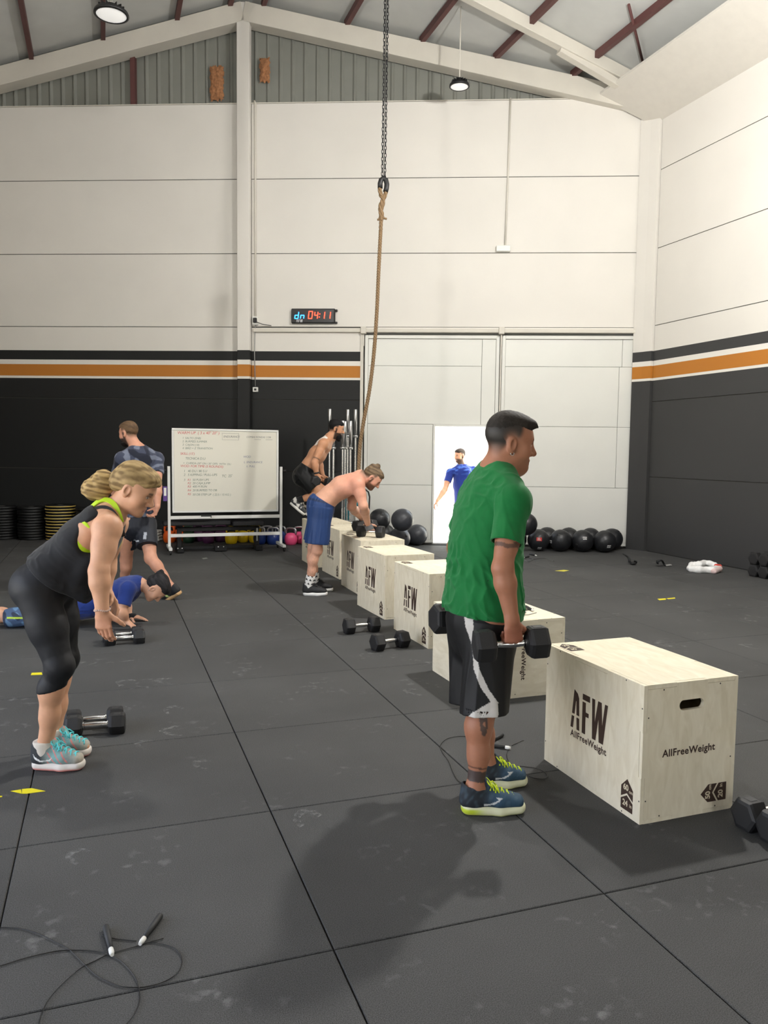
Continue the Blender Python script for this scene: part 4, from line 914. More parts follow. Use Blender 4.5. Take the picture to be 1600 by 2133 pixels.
# ================================================================== PEOPLE (implicit surfaces, polygonised)
def nrm(v): v = np.array(v, float); return v/np.linalg.norm(v)
class Field:
    def __init__(s): s.pr = []; s.post = []; s.disp = None
    def _add(s, fn, pts, rad, op, k, allv=False):
        pts = np.array(pts, float); m = rad+k+.03
        s.pr.append((fn, pts.min(0)-m, pts.max(0)+m, op, k, allv)); return s
    def cone(s, a, b, r1, r2, k=.02, op='u'):
        a = np.array(a, float); b = np.array(b, float); ab = b-a; L2 = ab@ab+1e-12
        def fn(x, y, z):
            t = np.clip(((x-a[0])*ab[0]+(y-a[1])*ab[1]+(z-a[2])*ab[2])/L2, 0, 1)
            return np.sqrt((x-a[0]-t*ab[0])**2+(y-a[1]-t*ab[1])**2+(z-a[2]-t*ab[2])**2)-(r1+(r2-r1)*t)
        return s._add(fn, [a, b], max(r1, r2), op, k)
    def ball(s, c, r, k=.02, op='u'): return s.cone(c, np.array(c)+1e-6, r, r, k, op)
    def ecap(s, a, b, u, w1, t1, w2, t2, k=.02, op='u', flat=False):
        a = np.array(a, float); b = np.array(b, float); L = np.linalg.norm(b-a); ax = (b-a)/L
        u = np.array(u, float); u = u-ax*(u@ax); u /= np.linalg.norm(u); v = np.cross(ax, u)
        def fn(x, y, z):
            px, py, pz = x-a[0], y-a[1], z-a[2]
            sa = px*ax[0]+py*ax[1]+pz*ax[2]; t = np.clip(sa/L, 0, 1); qu = px*u[0]+py*u[1]+pz*u[2]; qv = px*v[0]+py*v[1]+pz*v[2]
            w_ = w1+(w2-w1)*t; h_ = t1+(t2-t1)*t
            if flat:
                k0 = np.sqrt((qu/w_)**2+(qv/h_)**2); k1 = np.sqrt((qu/w_**2)**2+(qv/h_**2)**2)+1e-6
                return np.maximum(k0*(k0-1)/k1, np.abs(sa-L/2)-L/2)
            qa = sa-t*L; m = np.minimum(w_, h_)
            k0 = np.sqrt((qu/w_)**2+(qv/h_)**2+(qa/m)**2); k1 = np.sqrt((qu/w_**2)**2+(qv/h_**2)**2+(qa/m**2)**2)+1e-6
            return k0*(k0-1)/k1
        return s._add(fn, [a, b], max(w1, t1, w2, t2), op, k)
    def ell(s, c, axes, rad, k=.02, op='u'):
        c = np.array(c, float); A = np.array(axes, float); r = np.array(rad, float)
        def fn(x, y, z):
            p = [(x-c[0])*A[i][0]+(y-c[1])*A[i][1]+(z-c[2])*A[i][2] for i in range(3)]
            k0 = np.sqrt(sum((p[i]/r[i])**2 for i in range(3))); k1 = np.sqrt(sum((p[i]/r[i]**2)**2 for i in range(3)))+1e-6
            return k0*(k0-1)/k1
        return s._add(fn, [c], max(rad), op, k)
    def plane(s, p, n, k=.004):
        """keep only what lies behind the plane (normal n points to what is cut away)"""
        p = np.array(p, float); n = nrm(n)
        fn = lambda x, y, z: -((x-p[0])*n[0]+(y-p[1])*n[1]+(z-p[2])*n[2])
        s.post.append((fn, None, None, 's', k, True)); return s
    def cut(s, p, n, rad, k=.004):
        """plane() that only acts within rad of p"""
        p = np.array(p, float); n = nrm(n); fn = lambda x, y, z: -((x-p[0])*n[0]+(y-p[1])*n[1]+(z-p[2])*n[2])
        s.post.append((fn, p-rad, p+rad, 's', k, False)); return s
    def later(s):
        """make the last primitive act after the folds"""
        s.post.append(s.pr.pop()); return s
    def bounds(s):
        lo = np.min([p[1] for p in s.pr if p[3] == 'u'], axis=0); hi = np.max([p[2] for p in s.pr if p[3] == 'u'], axis=0); return lo, hi
    def grid(s, lo, hi, vox):
        n = np.ceil((hi-lo)/vox).astype(int)+1
        X_ = [(lo[i]+vox*np.arange(n[i])).astype(np.float32) for i in range(3)]
        D = np.full(n, .5, np.float32)
        def run(prims):
          for fn, plo, phi, op, k, allv in prims:
              if allv: sl = [slice(None)]*3
              else:
                  i0 = np.clip(np.floor((plo-lo)/vox).astype(int), 0, n); i1 = np.clip(np.ceil((phi-lo)/vox).astype(int)+1, 0, n)
                  if (i1 <= i0).any(): continue
                  sl = [slice(a, b) for a, b in zip(i0, i1)]
              x = X_[0][sl[0]][:, None, None]; y = X_[1][sl[1]][None, :, None]; z = X_[2][sl[2]][None, None, :]
              d = fn(x, y, z).astype(np.float32); sl = tuple(sl); A = D[sl]
              if op == 'u':
                  h = np.clip(.5+.5*(d-A)/k, 0, 1); D[sl] = d*(1-h)+A*h-k*h*(1-h)
              else:
                  h = np.clip(.5-.5*(d+A)/k, 0, 1); D[sl] = A*(1-h)+(-d)*h+k*h*(1-h)
        run(s.pr)
        if s.disp is not None:
            m = np.abs(D) < .03; idx = np.nonzero(m)
            D[m] += s.disp(X_[0][idx[0]], X_[1][idx[1]], X_[2][idx[2]]).astype(np.float32)
        run(s.post)
        return D
def snets(D, lo, vox):
    ins = D < 0; c = np.zeros(np.array(D.shape)-1, np.uint8)
    for a in (0, 1):
        for b in (0, 1):
            for e in (0, 1): c += ins[a:a+c.shape[0], b:b+c.shape[1], e:e+c.shape[2]]
    act = (c > 0) & (c < 8); I = np.argwhere(act); N = len(I)
    if N == 0: return np.zeros((0, 3)), np.zeros((0, 4), int)
    vid = np.full(act.shape, -1, np.int64); vid[act] = np.arange(N)
    cor = np.array([(a, b, e) for a in (0, 1) for b in (0, 1) for e in (0, 1)])
    val = np.stack([D[I[:, 0]+k[0], I[:, 1]+k[1], I[:, 2]+k[2]] for k in cor], 1).astype(float)
    P = np.zeros((N, 3)); W_ = np.zeros(N)
    for i in range(8):
        for j in range(i+1, 8):
            if np.abs(cor[i]-cor[j]).sum() != 1: continue
            va, vb = val[:, i], val[:, j]; m = (va < 0) != (vb < 0); t = np.where(m, va/np.where(m, va-vb, 1), 0)
            P += m[:, None]*(cor[i]+(cor[j]-cor[i])*t[:, None]); W_ += m
    V = (P/W_[:, None]+I)*vox+lo; Q = []
    for ax in range(3):
        o1, o2 = [(1, 2), (2, 0), (0, 1)][ax]; sh = [slice(1, -1)]*3; sh[ax] = slice(0, -1); sh2 = [slice(1, -1)]*3; sh2[ax] = slice(1, None)
        A = ins[tuple(sh)]; B = ins[tuple(sh2)]; E = np.argwhere(A != B)
        if not len(E): continue
        flip = A[E[:, 0], E[:, 1], E[:, 2]]; base = E+1; base[:, ax] -= 1; q = []
        for (d1, d2) in ((-1, -1), (0, -1), (0, 0), (-1, 0)):
            k = base.copy(); k[:, o1] += d1; k[:, o2] += d2; q.append(vid[k[:, 0], k[:, 1], k[:, 2]])
        q = np.stack(q, 1); q[~flip] = q[~flip][:, ::-1]; Q.append(q)
    return V, np.concatenate(Q)
def field_mesh(F, vox, fine=()):
    """fine: list of (lo, hi, vox) boxes that are polygonised again at a finer step"""
    lo, hi = F.bounds(); V, Q = snets(F.grid(lo, hi, vox), lo, vox); VS, QS, n = [], [], 0
    if len(fine):
        drop = np.zeros(len(Q), bool)
        for (l, h, v) in fine:
            inb = ((V > l+v*2.5) & (V < h-v*2.5)).all(1); drop |= inb[Q].all(1)
        Q = Q[~drop]
    VS.append(V); QS.append(Q); n = len(V)
    for (l, h, v) in fine:
        l = np.array(l); h = np.array(h); V2, Q2 = snets(F.grid(l, h, v), l, v); VS.append(V2); QS.append(Q2+n); n += len(V2)
    V = np.concatenate(VS); Q = np.concatenate(QS); used = np.zeros(len(V), bool); used[Q.ravel()] = True; mp = np.cumsum(used)-1
    return V[used], mp[Q]
def np_obj(name, V, Q, material, root, col=None):
    org = np.array(root['org']); me = bpy.data.meshes.new(name); me.vertices.add(len(V)); me.vertices.foreach_set('co', (V-org).astype(np.float32).ravel())
    me.loops.add(Q.size); me.loops.foreach_set('vertex_index', Q.ravel().astype(np.int32)); me.polygons.add(len(Q)); me.polygons.foreach_set('loop_start', np.arange(0, Q.size, 4, dtype=np.int32))
    try: me.polygons.foreach_set('loop_total', np.full(len(Q), 4, np.int32))
    except Exception: pass
    me.polygons.foreach_set('use_smooth', np.ones(len(Q), bool)); me.update(calc_edges=True); me.validate()
    if col is not None:
        at = me.color_attributes.new('Col', 'FLOAT_COLOR', 'POINT'); at.data.foreach_set('color', np.concatenate([col, np.ones((len(col), 1))], 1).astype(np.float32).ravel())
    me.materials.append(material); o = link(name, me, root); return o
def lin(*c): return np.array(srgb(*c)[:3])
def sm(a, b, x): t = np.clip((x-a)/(b-a), 0, 1); return t*t*(3-2*t)
def mixc(C, c, m): return C*(1-m[:, None])+np.array(c)*m[:, None]
def wob(p, f, seed=0):
    """cheap smooth noise in [-1, 1]"""
    r = np.random.RandomState(seed); o = 0
    for i in range(5):
        d = r.normal(size=3); d /= np.linalg.norm(d); o = o+np.sin(f*(.7+.35*i)*(p[0]*d[0]+p[1]*d[1]+p[2]*d[2])+r.uniform(0, 6.28)+1.3*np.sin(f*.6*(p[0]*d[1]-p[1]*d[2]+p[2]*d[0])+i))
    return o/3.2
def folds(amp, f, seed, axis=None, stretch=.12):
    """cloth folds: long soft ridges that run along an axis"""
    ax = np.array(axis if axis is not None else (0, 0, 1.0)); ax = ax/np.linalg.norm(ax)
    def fn(x, y, z):
        t = x*ax[0]+y*ax[1]+z*ax[2]; q = [x-ax[0]*t*(1-stretch), y-ax[1]*t*(1-stretch), z-ax[2]*t*(1-stretch)]
        n = wob(q, f, seed); m = np.clip(.55+.6*wob([x, y, z], 14, seed+50), 0, 1.2); return -amp*np.maximum(0, 1-np.abs(n)*1.7)*m
    return fn

SKIN = mat('skin', (200, 150, 120), .5, vcol=True, sss=.06, var=.06, vscale=30, spec=.4)
HAIR = mat('hair', (40, 34, 30), .68, vcol=True, var=.12, vscale=60, bump=.12, bscale=300, spec=.22)
CLOTH = mat('cloth', (100, 100, 100), .82, vcol=True, var=.06, vscale=40, bump=.12, bscale=700, spec=.2, sheen=.15)
SYNTH = mat('sports_fabric', (40, 40, 40), .6, vcol=True, var=.05, vscale=40, bump=.08, bscale=600, spec=.35)
SHOE = mat('shoe_upper', (60, 60, 60), .7, vcol=True, var=.12, vscale=90, bump=.2, bscale=500)
SOLE = mat('shoe_sole', (220, 220, 200), .6, vcol=True)

class Head:
    def __init__(s, c, fwd, up, sc=1.0):
        s.c = np.array(c, float); s.f = nrm(fwd); s.u = nrm(np.array(up)-s.f*(np.array(up)@s.f)); s.r = np.cross(s.f, s.u); s.s = sc; s.A = [s.r, s.f, s.u]
    def P(s, x, y, z): return s.c+s.s*(s.r*x+s.f*y+s.u*z)
    def L(s, V): q = (V-s.c)/s.s; return q@s.r, q@s.f, q@s.u
    def box(s, v): c = s.P(0, 0, 0); e = .155*s.s; return (c-e, c+e, v)
def add_head(F, H, neck, nr=.056, nose=1.0, jaw=1.0, female=False):
    S = H.s; P = H.P; E = lambda c, r, k=.02, op='u': F.ell(P(*c), H.A, [q*S for q in r], k*S, op)
    E((0, -.014, .036), (.076, .097, .084), .02); E((0, .012, .02), (.070, .080, .085), .03)
    F.ecap(P(0, .030, .0), P(0, .042, -.078), H.r, .061*S, .056*S, .044*S*jaw, .044*S, .03*S)
    E((0, .022, -.062), (.056*jaw, .056, .042), .03); E((0, .073, -.100), (.024, .019, .017), .025)
    for sg in (-1, 1): E((sg*.044, .052, -.030), (.026, .030, .032), .025)
    F.ecap(P(-.036, .073, .020), P(.036, .073, .020), H.u, .013*S, .013*S, .013*S, .013*S, .02*S)
    for sg in (-1, 1): E((sg*.033, .098, -.003), (.019, .017, .013), .014, 's')
    for sg in (-1, 1): E((sg*.032, .073, -.003), (.0135, .0135, .0125), .004)
    F.cone(P(0, .084, .012), P(0, .086+.027*nose, -.033), .0090*S, .0132*S, .014*S)
    for sg in (-1, 1): E((sg*.012, .094, -.039), (.009, .012, .009), .007)
    F.ecap(P(-.018, .081, -.0660), P(.018, .081, -.0660), H.u, .0080*S, .0115*S, .0080*S, .0115*S, .008*S)
    F.ecap(P(-.016, .078, -.0795), P(.016, .078, -.0795), H.u, .0080*S, .0115*S, .0080*S, .0115*S, .008*S)
    F.cone(P(-.017, .098, -.0728), P(.017, .098, -.0728), .0030*S, .0030*S, .004*S, 's')
    F.cone(P(0, .105, -.051), P(0, .098, -.060), .003*S, .003*S, .006*S, 's')
    for sg in (-1, 1):
        E((sg*.077, -.010, -.012), (.011, .021, .033), .008); E((sg*.084, -.004, -.010), (.007, .011, .019), .005, 's'); E((sg*.074, -.004, -.036), (.008, .011, .012), .006)
    nb = np.array(neck); F.ecap(P(0, -.022, -.055), nb, H.r, nr*S, nr*1.05*S, nr*1.08, nr*1.12, .03)
    return F
def head_colour(C, V, H, skin, hair=None, brow=(40, 32, 28), beard=None, beard_y=-.02, lips=(150, 92, 84), stubble=0.0, female=False, hairline=.07, nape=-.05, shave=None):
    x, y, z = H.L(V); near = (np.abs(x) < .12) & (y > -.14) & (y < .16) & (np.abs(z) < .15); w_ = near.astype(float)
    ax = np.abs(x)
    if hair is not None:        # short hair painted on the scalp
        front = sm(.0, .012, z-(hairline-.02*sm(.03, .07, ax))+.0) ; side = sm(-.008, .016, -.022-y+.45*np.minimum(z+.01, 0))*sm(-.030, .045, z-nape)
        side2 = sm(-.004, .022, .040-y-.30*np.maximum(0, .05-z))*sm(-.012, .022, z-.010)
        m = np.clip(np.maximum(np.maximum(front, side), side2), 0, 1)*w_; ear = np.exp(-((y+.010)/.024)**2-((z+.014)/.036)**2)*(ax > .070); m *= 1-np.clip(ear*1.6, 0, 1); C = mixc(C, hair, m)
    if beard is not None:
        m = sm(.0, .02, y-beard_y)*sm(0, .02, -.034-z-.25*np.maximum(0, ax-.035))*(1-np.exp(-((z+.073)/.008)**2)*(ax < .02)*.7)*w_
        sb = sm(0, .014, .028-y)*sm(0, .014, y+.012)*sm(0, .02, .02-z)*sm(0, .02, z+.12)*(ax > .045)
        m = np.clip(np.maximum(m*sm(0, .01, .2+z), sb*w_), 0, 1)*(1-sm(.0, .012, z+.045)*(y > .03))
        C = mixc(C, beard, np.clip(m, 0, 1)*.92)
    m = np.exp(-((z-.020-.10*np.maximum(0, ax-.02)*.0)/.0055)**2)*sm(0, .006, ax-.012)*sm(0, .008, .052-ax)*(y > .05)*w_; C = mixc(C, brow, m*.85)
    m = np.exp(-((z+.073)/.0085)**2)*sm(0, .006, .024-ax)*(y > .07)*w_; C = mixc(C, lin(*lips), m*.7)
    d = np.sqrt((ax-.032)**2+(z+.003)**2); ey = sm(.002, -.001, np.abs(z+.004)-.0034*np.sqrt(np.clip(1-((ax-.032)/.0145)**2, 0, 1)))*(y > .065)*(np.abs(ax-.032) < .0145)*w_
    C = mixc(C, lin(205, 198, 190), ey); C = mixc(C, lin(46, 34, 28), ey*(d < .0062)); C = mixc(C, lin(50, 36, 30), np.exp(-((z-.0045)/.0022)**2)*(np.abs(ax-.032) < .016)*(y > .065)*w_*.7)
    return C
def hand(F, w_, d, pn, th, curl=(.35, .45, .3), S=1.0, thumb=(.55, .5), spread=.0, k=.006):
    """w_ wrist, d towards the fingers, pn out of the palm, th towards the thumb side"""
    w_ = np.array(w_, float); d = nrm(d); th = nrm(np.array(th)-d*(np.array(th)@d)); pn = nrm(np.array(pn)-d*(np.array(pn)@d)-th*(np.array(pn)@th))
    F.ecap(w_-d*.01*S, w_+d*.030*S, th, .029*S, .021*S, .035*S, .018*S, .014); F.ecap(w_+d*.03*S, w_+d*.078*S, th, .036*S, .017*S, .041*S, .0135*S, .010)
    F.ell(w_+d*.035*S+th*.022*S+pn*.010*S, [d, th, pn], [.030*S, .016*S, .015*S], .010)
    tips = []
    for i, (off_, ln, st, r0) in enumerate(((.030, (.043, .026, .021), .082, .0095), (.0105, (.047, .030, .022), .086, .0098), (-.0095, (.043, .028, .021), .083, .0093), (-.028, (.034, .021, .019), .075, .0083))):
        p = w_+d*st*S+th*off_*S; a = curl[0]+.05*i*(curl[0] > .2); dd = nrm(d+th*spread*(off_/.03)); ang = 0
        for j, (l_, c_) in enumerate(zip(ln, curl)):
            ang += c_+.04*i*(j == 0); v = dd*math.cos(ang)+pn*math.sin(ang); q = p+v*l_*S; F.cone(p, q, (r0-.0008*j)*S, (r0-.0008*(j+1))*S, k); p = q
        tips.append(p)
    p = w_+d*.022*S+th*.026*S+pn*.008*S; a0, a1 = thumb
    v = nrm(th*.75+d*.65+pn*.25); q = p+v*.042*S; F.cone(p, q, .0135*S, .0115*S, .010); v2 = nrm(v*math.cos(a0)+nrm(pn*.8-th*.35+d*.25)*math.sin(a0)); q2 = q+v2*.032*S; F.cone(q, q2, .0112*S, .010*S, k); v3 = nrm(v2*math.cos(a1)+nrm(pn*.6-th*.6)*math.sin(a1)); F.cone(q2, q2+v3*.024*S, .010*S, .0078*S, k)
    return tips
def arm(F, sh, el, wr, m=1.0, k=.02):
    sh, el, wr = [np.array(q, float) for q in (sh, el, wr)]; ud = nrm(el-sh); fd = nrm(wr-el); L1 = np.linalg.norm(el-sh); L2 = np.linalg.norm(wr-el)
    F.ball(sh+ud*.01, .060*m, .035); F.cone(sh, sh+ud*L1*.45, .054*m, .051*m, .03); F.cone(sh+ud*L1*.4, el, .051*m, .039*m, k)
    bend = nrm(fd-ud*(fd@ud)+1e-6); F.ell(sh+ud*L1*.55+bend*.012*m, [ud, bend, np.cross(ud, bend)], [L1*.30, .042*m, .045*m], .02)
    F.ball(el, .038*m, k); F.cone(el+fd*.01, el+fd*L2*.30, .040*m, .043*m, k); F.cone(el+fd*L2*.28, wr, .042*m, .0265*m, k)
def leg(F, hp, kn, an, back, m=1.0, k=.03):
    hp, kn, an = [np.array(q, float) for q in (hp, kn, an)]; td = nrm(kn-hp); sd_ = nrm(an-kn); L1 = np.linalg.norm(kn-hp); L2 = np.linalg.norm(an-kn); back = np.array(back, float)
    F.cone(hp, hp+td*L1*.5, .088*m, .078*m, .04); F.cone(hp+td*L1*.45, kn, .079*m, .054*m, k); F.ball(kn-back*.006, .054*m, k)
    F.cone(kn, kn+sd_*L2*.30+back*.018*m, .050*m, .052*m, k); F.cone(kn+sd_*L2*.26+back*.018*m, kn+sd_*L2*.62+back*.006*m, .053*m, .041*m, k); F.cone(kn+sd_*L2*.58, an, .041*m, .033*m, k); F.ball(an, .036*m, .02)
def torso(F, secs, side, infl=0.0, k=.04, flat_last=False):
    for i in range(len(secs)-1):
        (a, w1, t1), (b, w2, t2) = secs[i], secs[i+1]; F.ecap(a, b, side, w1+infl, t1+infl, w2+infl, t2+infl, k, flat=(flat_last and i == len(secs)-2))
def foot(F, an, dr, L=.25, up=UP, k=.02):
    an = np.array(an, float); dr = nrm(dr); F.cone(an, an+dr*L*.35-np.array(up)*.045, .034, .030, k); F.cone(an-dr*.03-np.array(up)*.035, an+dr*L*.62-np.array(up)*.055, .032, .024, k)
def shoe(root, name, an, toe_dir, up, L=.285, W=.098, cols=None, sole_c=None, ankle_h=.085, lace=None, vox=.0045, stripe=None, sole_t=.030):
    """an: ankle centre; sole lies ankle_h+sole below it along -up"""
    f = nrm(toe_dir); u = nrm(np.array(up)-f*(np.array(up)@f)); s_ = np.cross(f, u); an = np.array(an, float); b = an-u*(ankle_h)   # b: top of sole under the ankle
    P = lambda x, y, z: b+f*x+s_*y+u*z
    hb, tp = -.065, L-.065
    F = Field()
    F.ecap(P(hb+.042, 0, .030), P(tp*.45, 0, .030), s_, W*.40, .042, W*.48, .038, .02); F.ecap(P(tp*.45, 0, .026), P(tp-.050, 0, .020), s_, W*.48, .036, W*.43, .028, .02)
    F.ecap(P(tp*.25, 0, .045), P(tp*.62, 0, .030), s_, W*.30, .030, W*.34, .024, .02)
    F.ecap(P(-.008, 0, .02), P(-.004, 0, .072), s_, .042, .056, .045, .058, .02)
    F.ecap(P(hb+.030, 0, .03), P(hb+.022, 0, .090), s_, .032, .020, .026, .015, .012)
    F.ecap(P(.075, 0, .050), P(.044, 0, .112), s_, .032, .016, .024, .009, .012)
    F.ecap(P(-.010, 0, .066), P(-.006, 0, .15), s_, .036, .043, .038, .044, .005, 's')
    F.plane(P(0, 0, .0), -u, .004)
    V, Q = field_mesh(F, vox); C = np.tile(np.array(cols(V, (V-b)@f, (V-b)@s_, (V-b)@u)) if callable(cols) else np.array(cols), (1 if callable(cols) else len(V), 1)).reshape(-1, 3)
    sh = np_obj(name, V, Q, SHOE, root, C)
    S_ = Field(); t_ = sole_t
    S_.ecap(P(hb+.040, 0, -t_*.5+.006), P(tp*.45, 0, -t_*.5), s_, W*.44, t_*1.2, W*.50, t_*1.1, .02); S_.ecap(P(tp*.45, 0, -t_*.5), P(tp-.044, 0, -t_*.3+.004), s_, W*.50, t_*1.1, W*.45, t_*1.0, .02)
    S_.plane(P(0, 0, -t_), -u, .004); S_.plane(P(0, 0, .010), u, .004)
    V, Q = field_mesh(S_, vox); C = sole_c(V, (V-b)@f, (V-b)@s_, (V-b)@u) if callable(sole_c) else np.tile(np.array(sole_c), (len(V), 1))
    o = np_obj('sole', V, Q, SOLE, root, C); o.parent = sh
    if lace is not None:
        q = MB(); org = np.array(root['org'])
        for i in range(5):
            x0 = tp*.26+i*.023; h0 = .090-.0105*i
            pts = [P(x0+.006*sg*j*.0, w_, h) for (w_, h) in ((-.030, h0-.014), (-.015, h0+.002), (0, h0+.006), (.015, h0+.002), (.030, h0-.014)) for sg in (1,) for j in (1,)]
            pts2 = [p+f*.016*(k/4) for k, p in enumerate(pts)]; pts3 = [p+f*.016*(1-k/4) for k, p in enumerate(pts)]
            q.tube([p-org for p in pts2], .0032, 6); q.tube([p-org for p in pts3], .0032, 6)
        x0 = tp*.25; h0 = .100
        for sg in (-1, 1):
            q.tube([P(x0, 0, h0)-org, P(x0-.012, sg*.018, h0+.014)-org, P(x0-.004, sg*.034, h0+.006)-org, P(x0+.012, sg*.030, h0-.010)-org, P(x0+.006, sg*.008, h0)-org], .0032, 6)
            q.tube([P(x0, 0, h0)-org, P(x0+.020, sg*.022, h0-.004)-org, P(x0+.038, sg*.036, h0-.026)-org], .0032, 6)
        q.build('laces', lace, sh)
    return sh
def person(label, base, group=None):
    t = thing('person', label, 'person', tuple(base)); t['org'] = [float(q) for q in base]; return t
def inpoly(x, y, poly):
    c = np.zeros(len(x), bool); n = len(poly)
    for i in range(n):
        (x1, y1), (x2, y2) = poly[i], poly[(i+1) % n]
        k = ((y1 > y) != (y2 > y)) & (x < (x2-x1)*(y-y1)/(y2-y1+1e-12)+x1); c ^= k
    return c
def hair_noise(amp, f, seed): return lambda x, y, z: amp*wob([x, y, z], f, seed)
def strands(H, amp, f, seed):
    """combed hair: ripples across the head, smooth from front to back"""
    def fn(x, y, z):
        px, py, pz = x-H.c[0], y-H.c[1], z-H.c[2]; L_ = [px*a[0]+py*a[1]+pz*a[2] for a in H.A]
        return amp*wob([L_[0], L_[1]*.12, L_[2]-.35*L_[1]], f, seed)
    return fn
def bx(c, r, v): c = np.array(c, float); return (c-r, c+r, v)
# ------------------------------------------------------------------ man in green
def man_green():
    a = math.radians(20); f = CR*math.cos(a)+CF*math.sin(a); l = CF*math.cos(a)-CR*math.sin(a)     # forward, his left
    base = G(1020, 1690); base[2] = 0; R_ = person('short-haired man in green T-shirt and black shorts standing with two dumbbells', base)
    skin = lin(164, 112, 86)
    shc = AT(1027, 1040, 3.53); hipc = AT(1003, 1268, 3.55)
    shR, shL = shc-l*.180, shc+l*.180
    elR, wrR = AT(1047, 1182, 3.27), AT(1067, 1293, 3.27); cL = AT(919, 1291, 3.80)+f*.112; wrL = cL+UP*.105+l*.028; elL = (shL+wrL)/2+l*.05-f*.035
    hpR, hpL = hipc-l*.095-UP*.01, hipc+l*.095-UP*.01
    knR = AT(1011, 1462, 3.43); anR = AT(990, 1640, 3.41); anR[2] = .110; knL = AT(1003, 1440, 3.62); anL = AT(1014, 1594, 3.68); anL[2] = .110
    neckb = AT(1033, 985, 3.53)
    H = Head(AT(1062, 921, 3.50), CR*math.cos(.10)+CF*math.sin(.10)-UP*.13, UP+CR*.12, 1.06)
    F = Field()
    secs = [(neckb-UP*.01, .085, .065), (shc+UP*.02, .165, .095), (AT(1018, 1090, 3.54), .185, .125), (AT(1013, 1180, 3.55), .165, .125), (hipc, .175, .125), (hipc-UP*.06, .165, .12)]
    torso(F, secs, l); F.cone(neckb+UP*.01-l*.03, shR+UP*.02, .055, .055, .05); F.cone(neckb+UP*.01+l*.03, shL+UP*.02, .055, .055, .05)
    arm(F, shR, elR, wrR, 1.06); arm(F, shL, elL, wrL, 1.06)
    hd = nrm(-UP+f*.12); hand(F, wrR, hd, l, f, (1.15, 1.45, .9), 1.06, (.75, .5)); hand(F, wrL, -UP, -l, f, (1.15, 1.45, .9), 1.06, (.75, .5))
    leg(F, hpR, knR, anR, -f, 1.08); leg(F, hpL, knL, anL, -f, 1.08); foot(F, anR, CR+CF*.05); foot(F, anL, CR+CF*.15)
    add_head(F, H, neckb, .060, .85, 1.08); F.ell(H.P(0, .035, -.115), H.A, [.042, .045, .028], .03)
    V, Q = field_mesh(F, .0058, [H.box(.0026), bx(wrR+hd*.06, .115, .0028)])
    C = np.tile(skin, (len(V), 1)); C = mixc(C, lin(158, 94, 76), (sm(.13, .03, np.linalg.norm(V-(wrR+hd*.09), axis=1)))*.5)
    C = head_colour(C, V, H, skin, lin(42, 38, 34), lin(38, 32, 28), None, hairline=.080, nape=-.045, lips=(140, 84, 76))
    x, y, z = H.L(V); C = mixc(C, lin(92, 78, 68), sm(0, .02, y-.02)*sm(0, .02, -.05-z)*(z > -.14)*(np.abs(x) < .1)*.18)
    # tattoos: upper-arm tufts, calf figure, ankle bands
    fz = (V-shc)@f; nearR = ((V-hipc)@l) < -.02
    ud = nrm(elR-shR); ta = (V-shR)@ud; C = mixc(C, lin(66, 56, 52), (np.abs(ta-.205-.008*np.sin(60*fz)) < .010)*(np.linalg.norm(V-shR-ta[:, None]*ud, axis=1) < .075)*.75)
    sdv = nrm(anR-knR); tl = (V-knR)@sdv; rl = np.linalg.norm(V-knR-tl[:, None]*sdv, axis=1) < .085; fl_ = (V-knR)@f
    C = mixc(C, lin(48, 48, 50), (rl & (tl > .292) & (tl < .338))*.9); C = mixc(C, lin(70, 48, 42), (rl & (tl > .275) & (tl < .282))*.85)
    side = ((V-knR)@l) < .0
    C = mixc(C, lin(62, 58, 56), (rl & side & (np.hypot((fl_+.040)/.017, (tl-.075)/.062) < 1) & ~((np.hypot((fl_+.037)/.006, (tl-.085)/.010) < 1)))*.85)
    np_obj('body', V, Q, SKIN, R_, C)
    # hair
    Fh = Field(); S = H.s
    Fh.ell(H.P(0, -.014, .048), H.A, [.0752*S, .0955*S, .084*S], .02); Fh.ell(H.P(0, .040, .082), H.A, [.060*S, .058*S, .034*S], .03); Fh.cone(H.P(-.030, .082, .082), H.P(.030, .082, .082), .012*S, .012*S, .025)
    for sg in (-1, 1): Fh.cone(H.P(sg*.026, .090, .080), H.P(sg*.010, .108, .074), .008*S, .0045*S, .012)
    Fh.ell(H.P(0, .104, -.020), H.A, [.098*S, .068*S, .093*S], .010, 's')
    Fh.disp = hair_noise(.0009, 420, 3); V, Q = field_mesh(Fh, .0032); C = np.tile(lin(40, 36, 32), (len(V), 1)); x, y, z = H.L(V); C = mixc(C, lin(76, 69, 62), sm(.05, .13, z)*(.5+.5*wob(V.T*1.0, 260, 5))*.5); np_obj('hair', V, Q, HAIR, R_, C)  # paler towards the crown: a greyish highlight painted into the hair colour
    e_ = MB(); rp_ = [H.P(.078, -.002+.007*math.cos(t), -.048+.007*math.sin(t))-base for t in np.linspace(0, 6.28, 14)[:-1]]; e_.tube(rp_, .0014, 6, closed=True); e_.build('earring', steel, R_)
    # T-shirt
    Fs = Field(); hem = AT(1003, 1276, 3.55)
    ss = [(neckb-UP*.005, .085, .072), (shc+UP*.025, .168, .108), (AT(1016, 1075, 3.54), .198, .132), (AT(1011, 1130, 3.55), .192, .144), (AT(1008, 1190, 3.55), .184, .145), (AT(1007, 1240, 3.55), .196, .155), (hem-UP*.07, .200, .160)]
    torso(Fs, ss, l, 0, .04); Fs.cone(neckb-l*.05, shR+UP*.022, .060, .066, .05); Fs.cone(neckb+l*.05, shL+UP*.022, .060, .066, .05)
    for sh in (shR, shL): Fs.ball(sh, .066, .03)
    Fs.plane(hem-UP*.006, -UP-f*.10, .004)
    H2 = AT(1038, 973, 3.52); Fs.ecap(H2+UP*.03+f*.01, H2-UP*.022+f*.012, l, .078, .074, .066, .062, .012, 's')
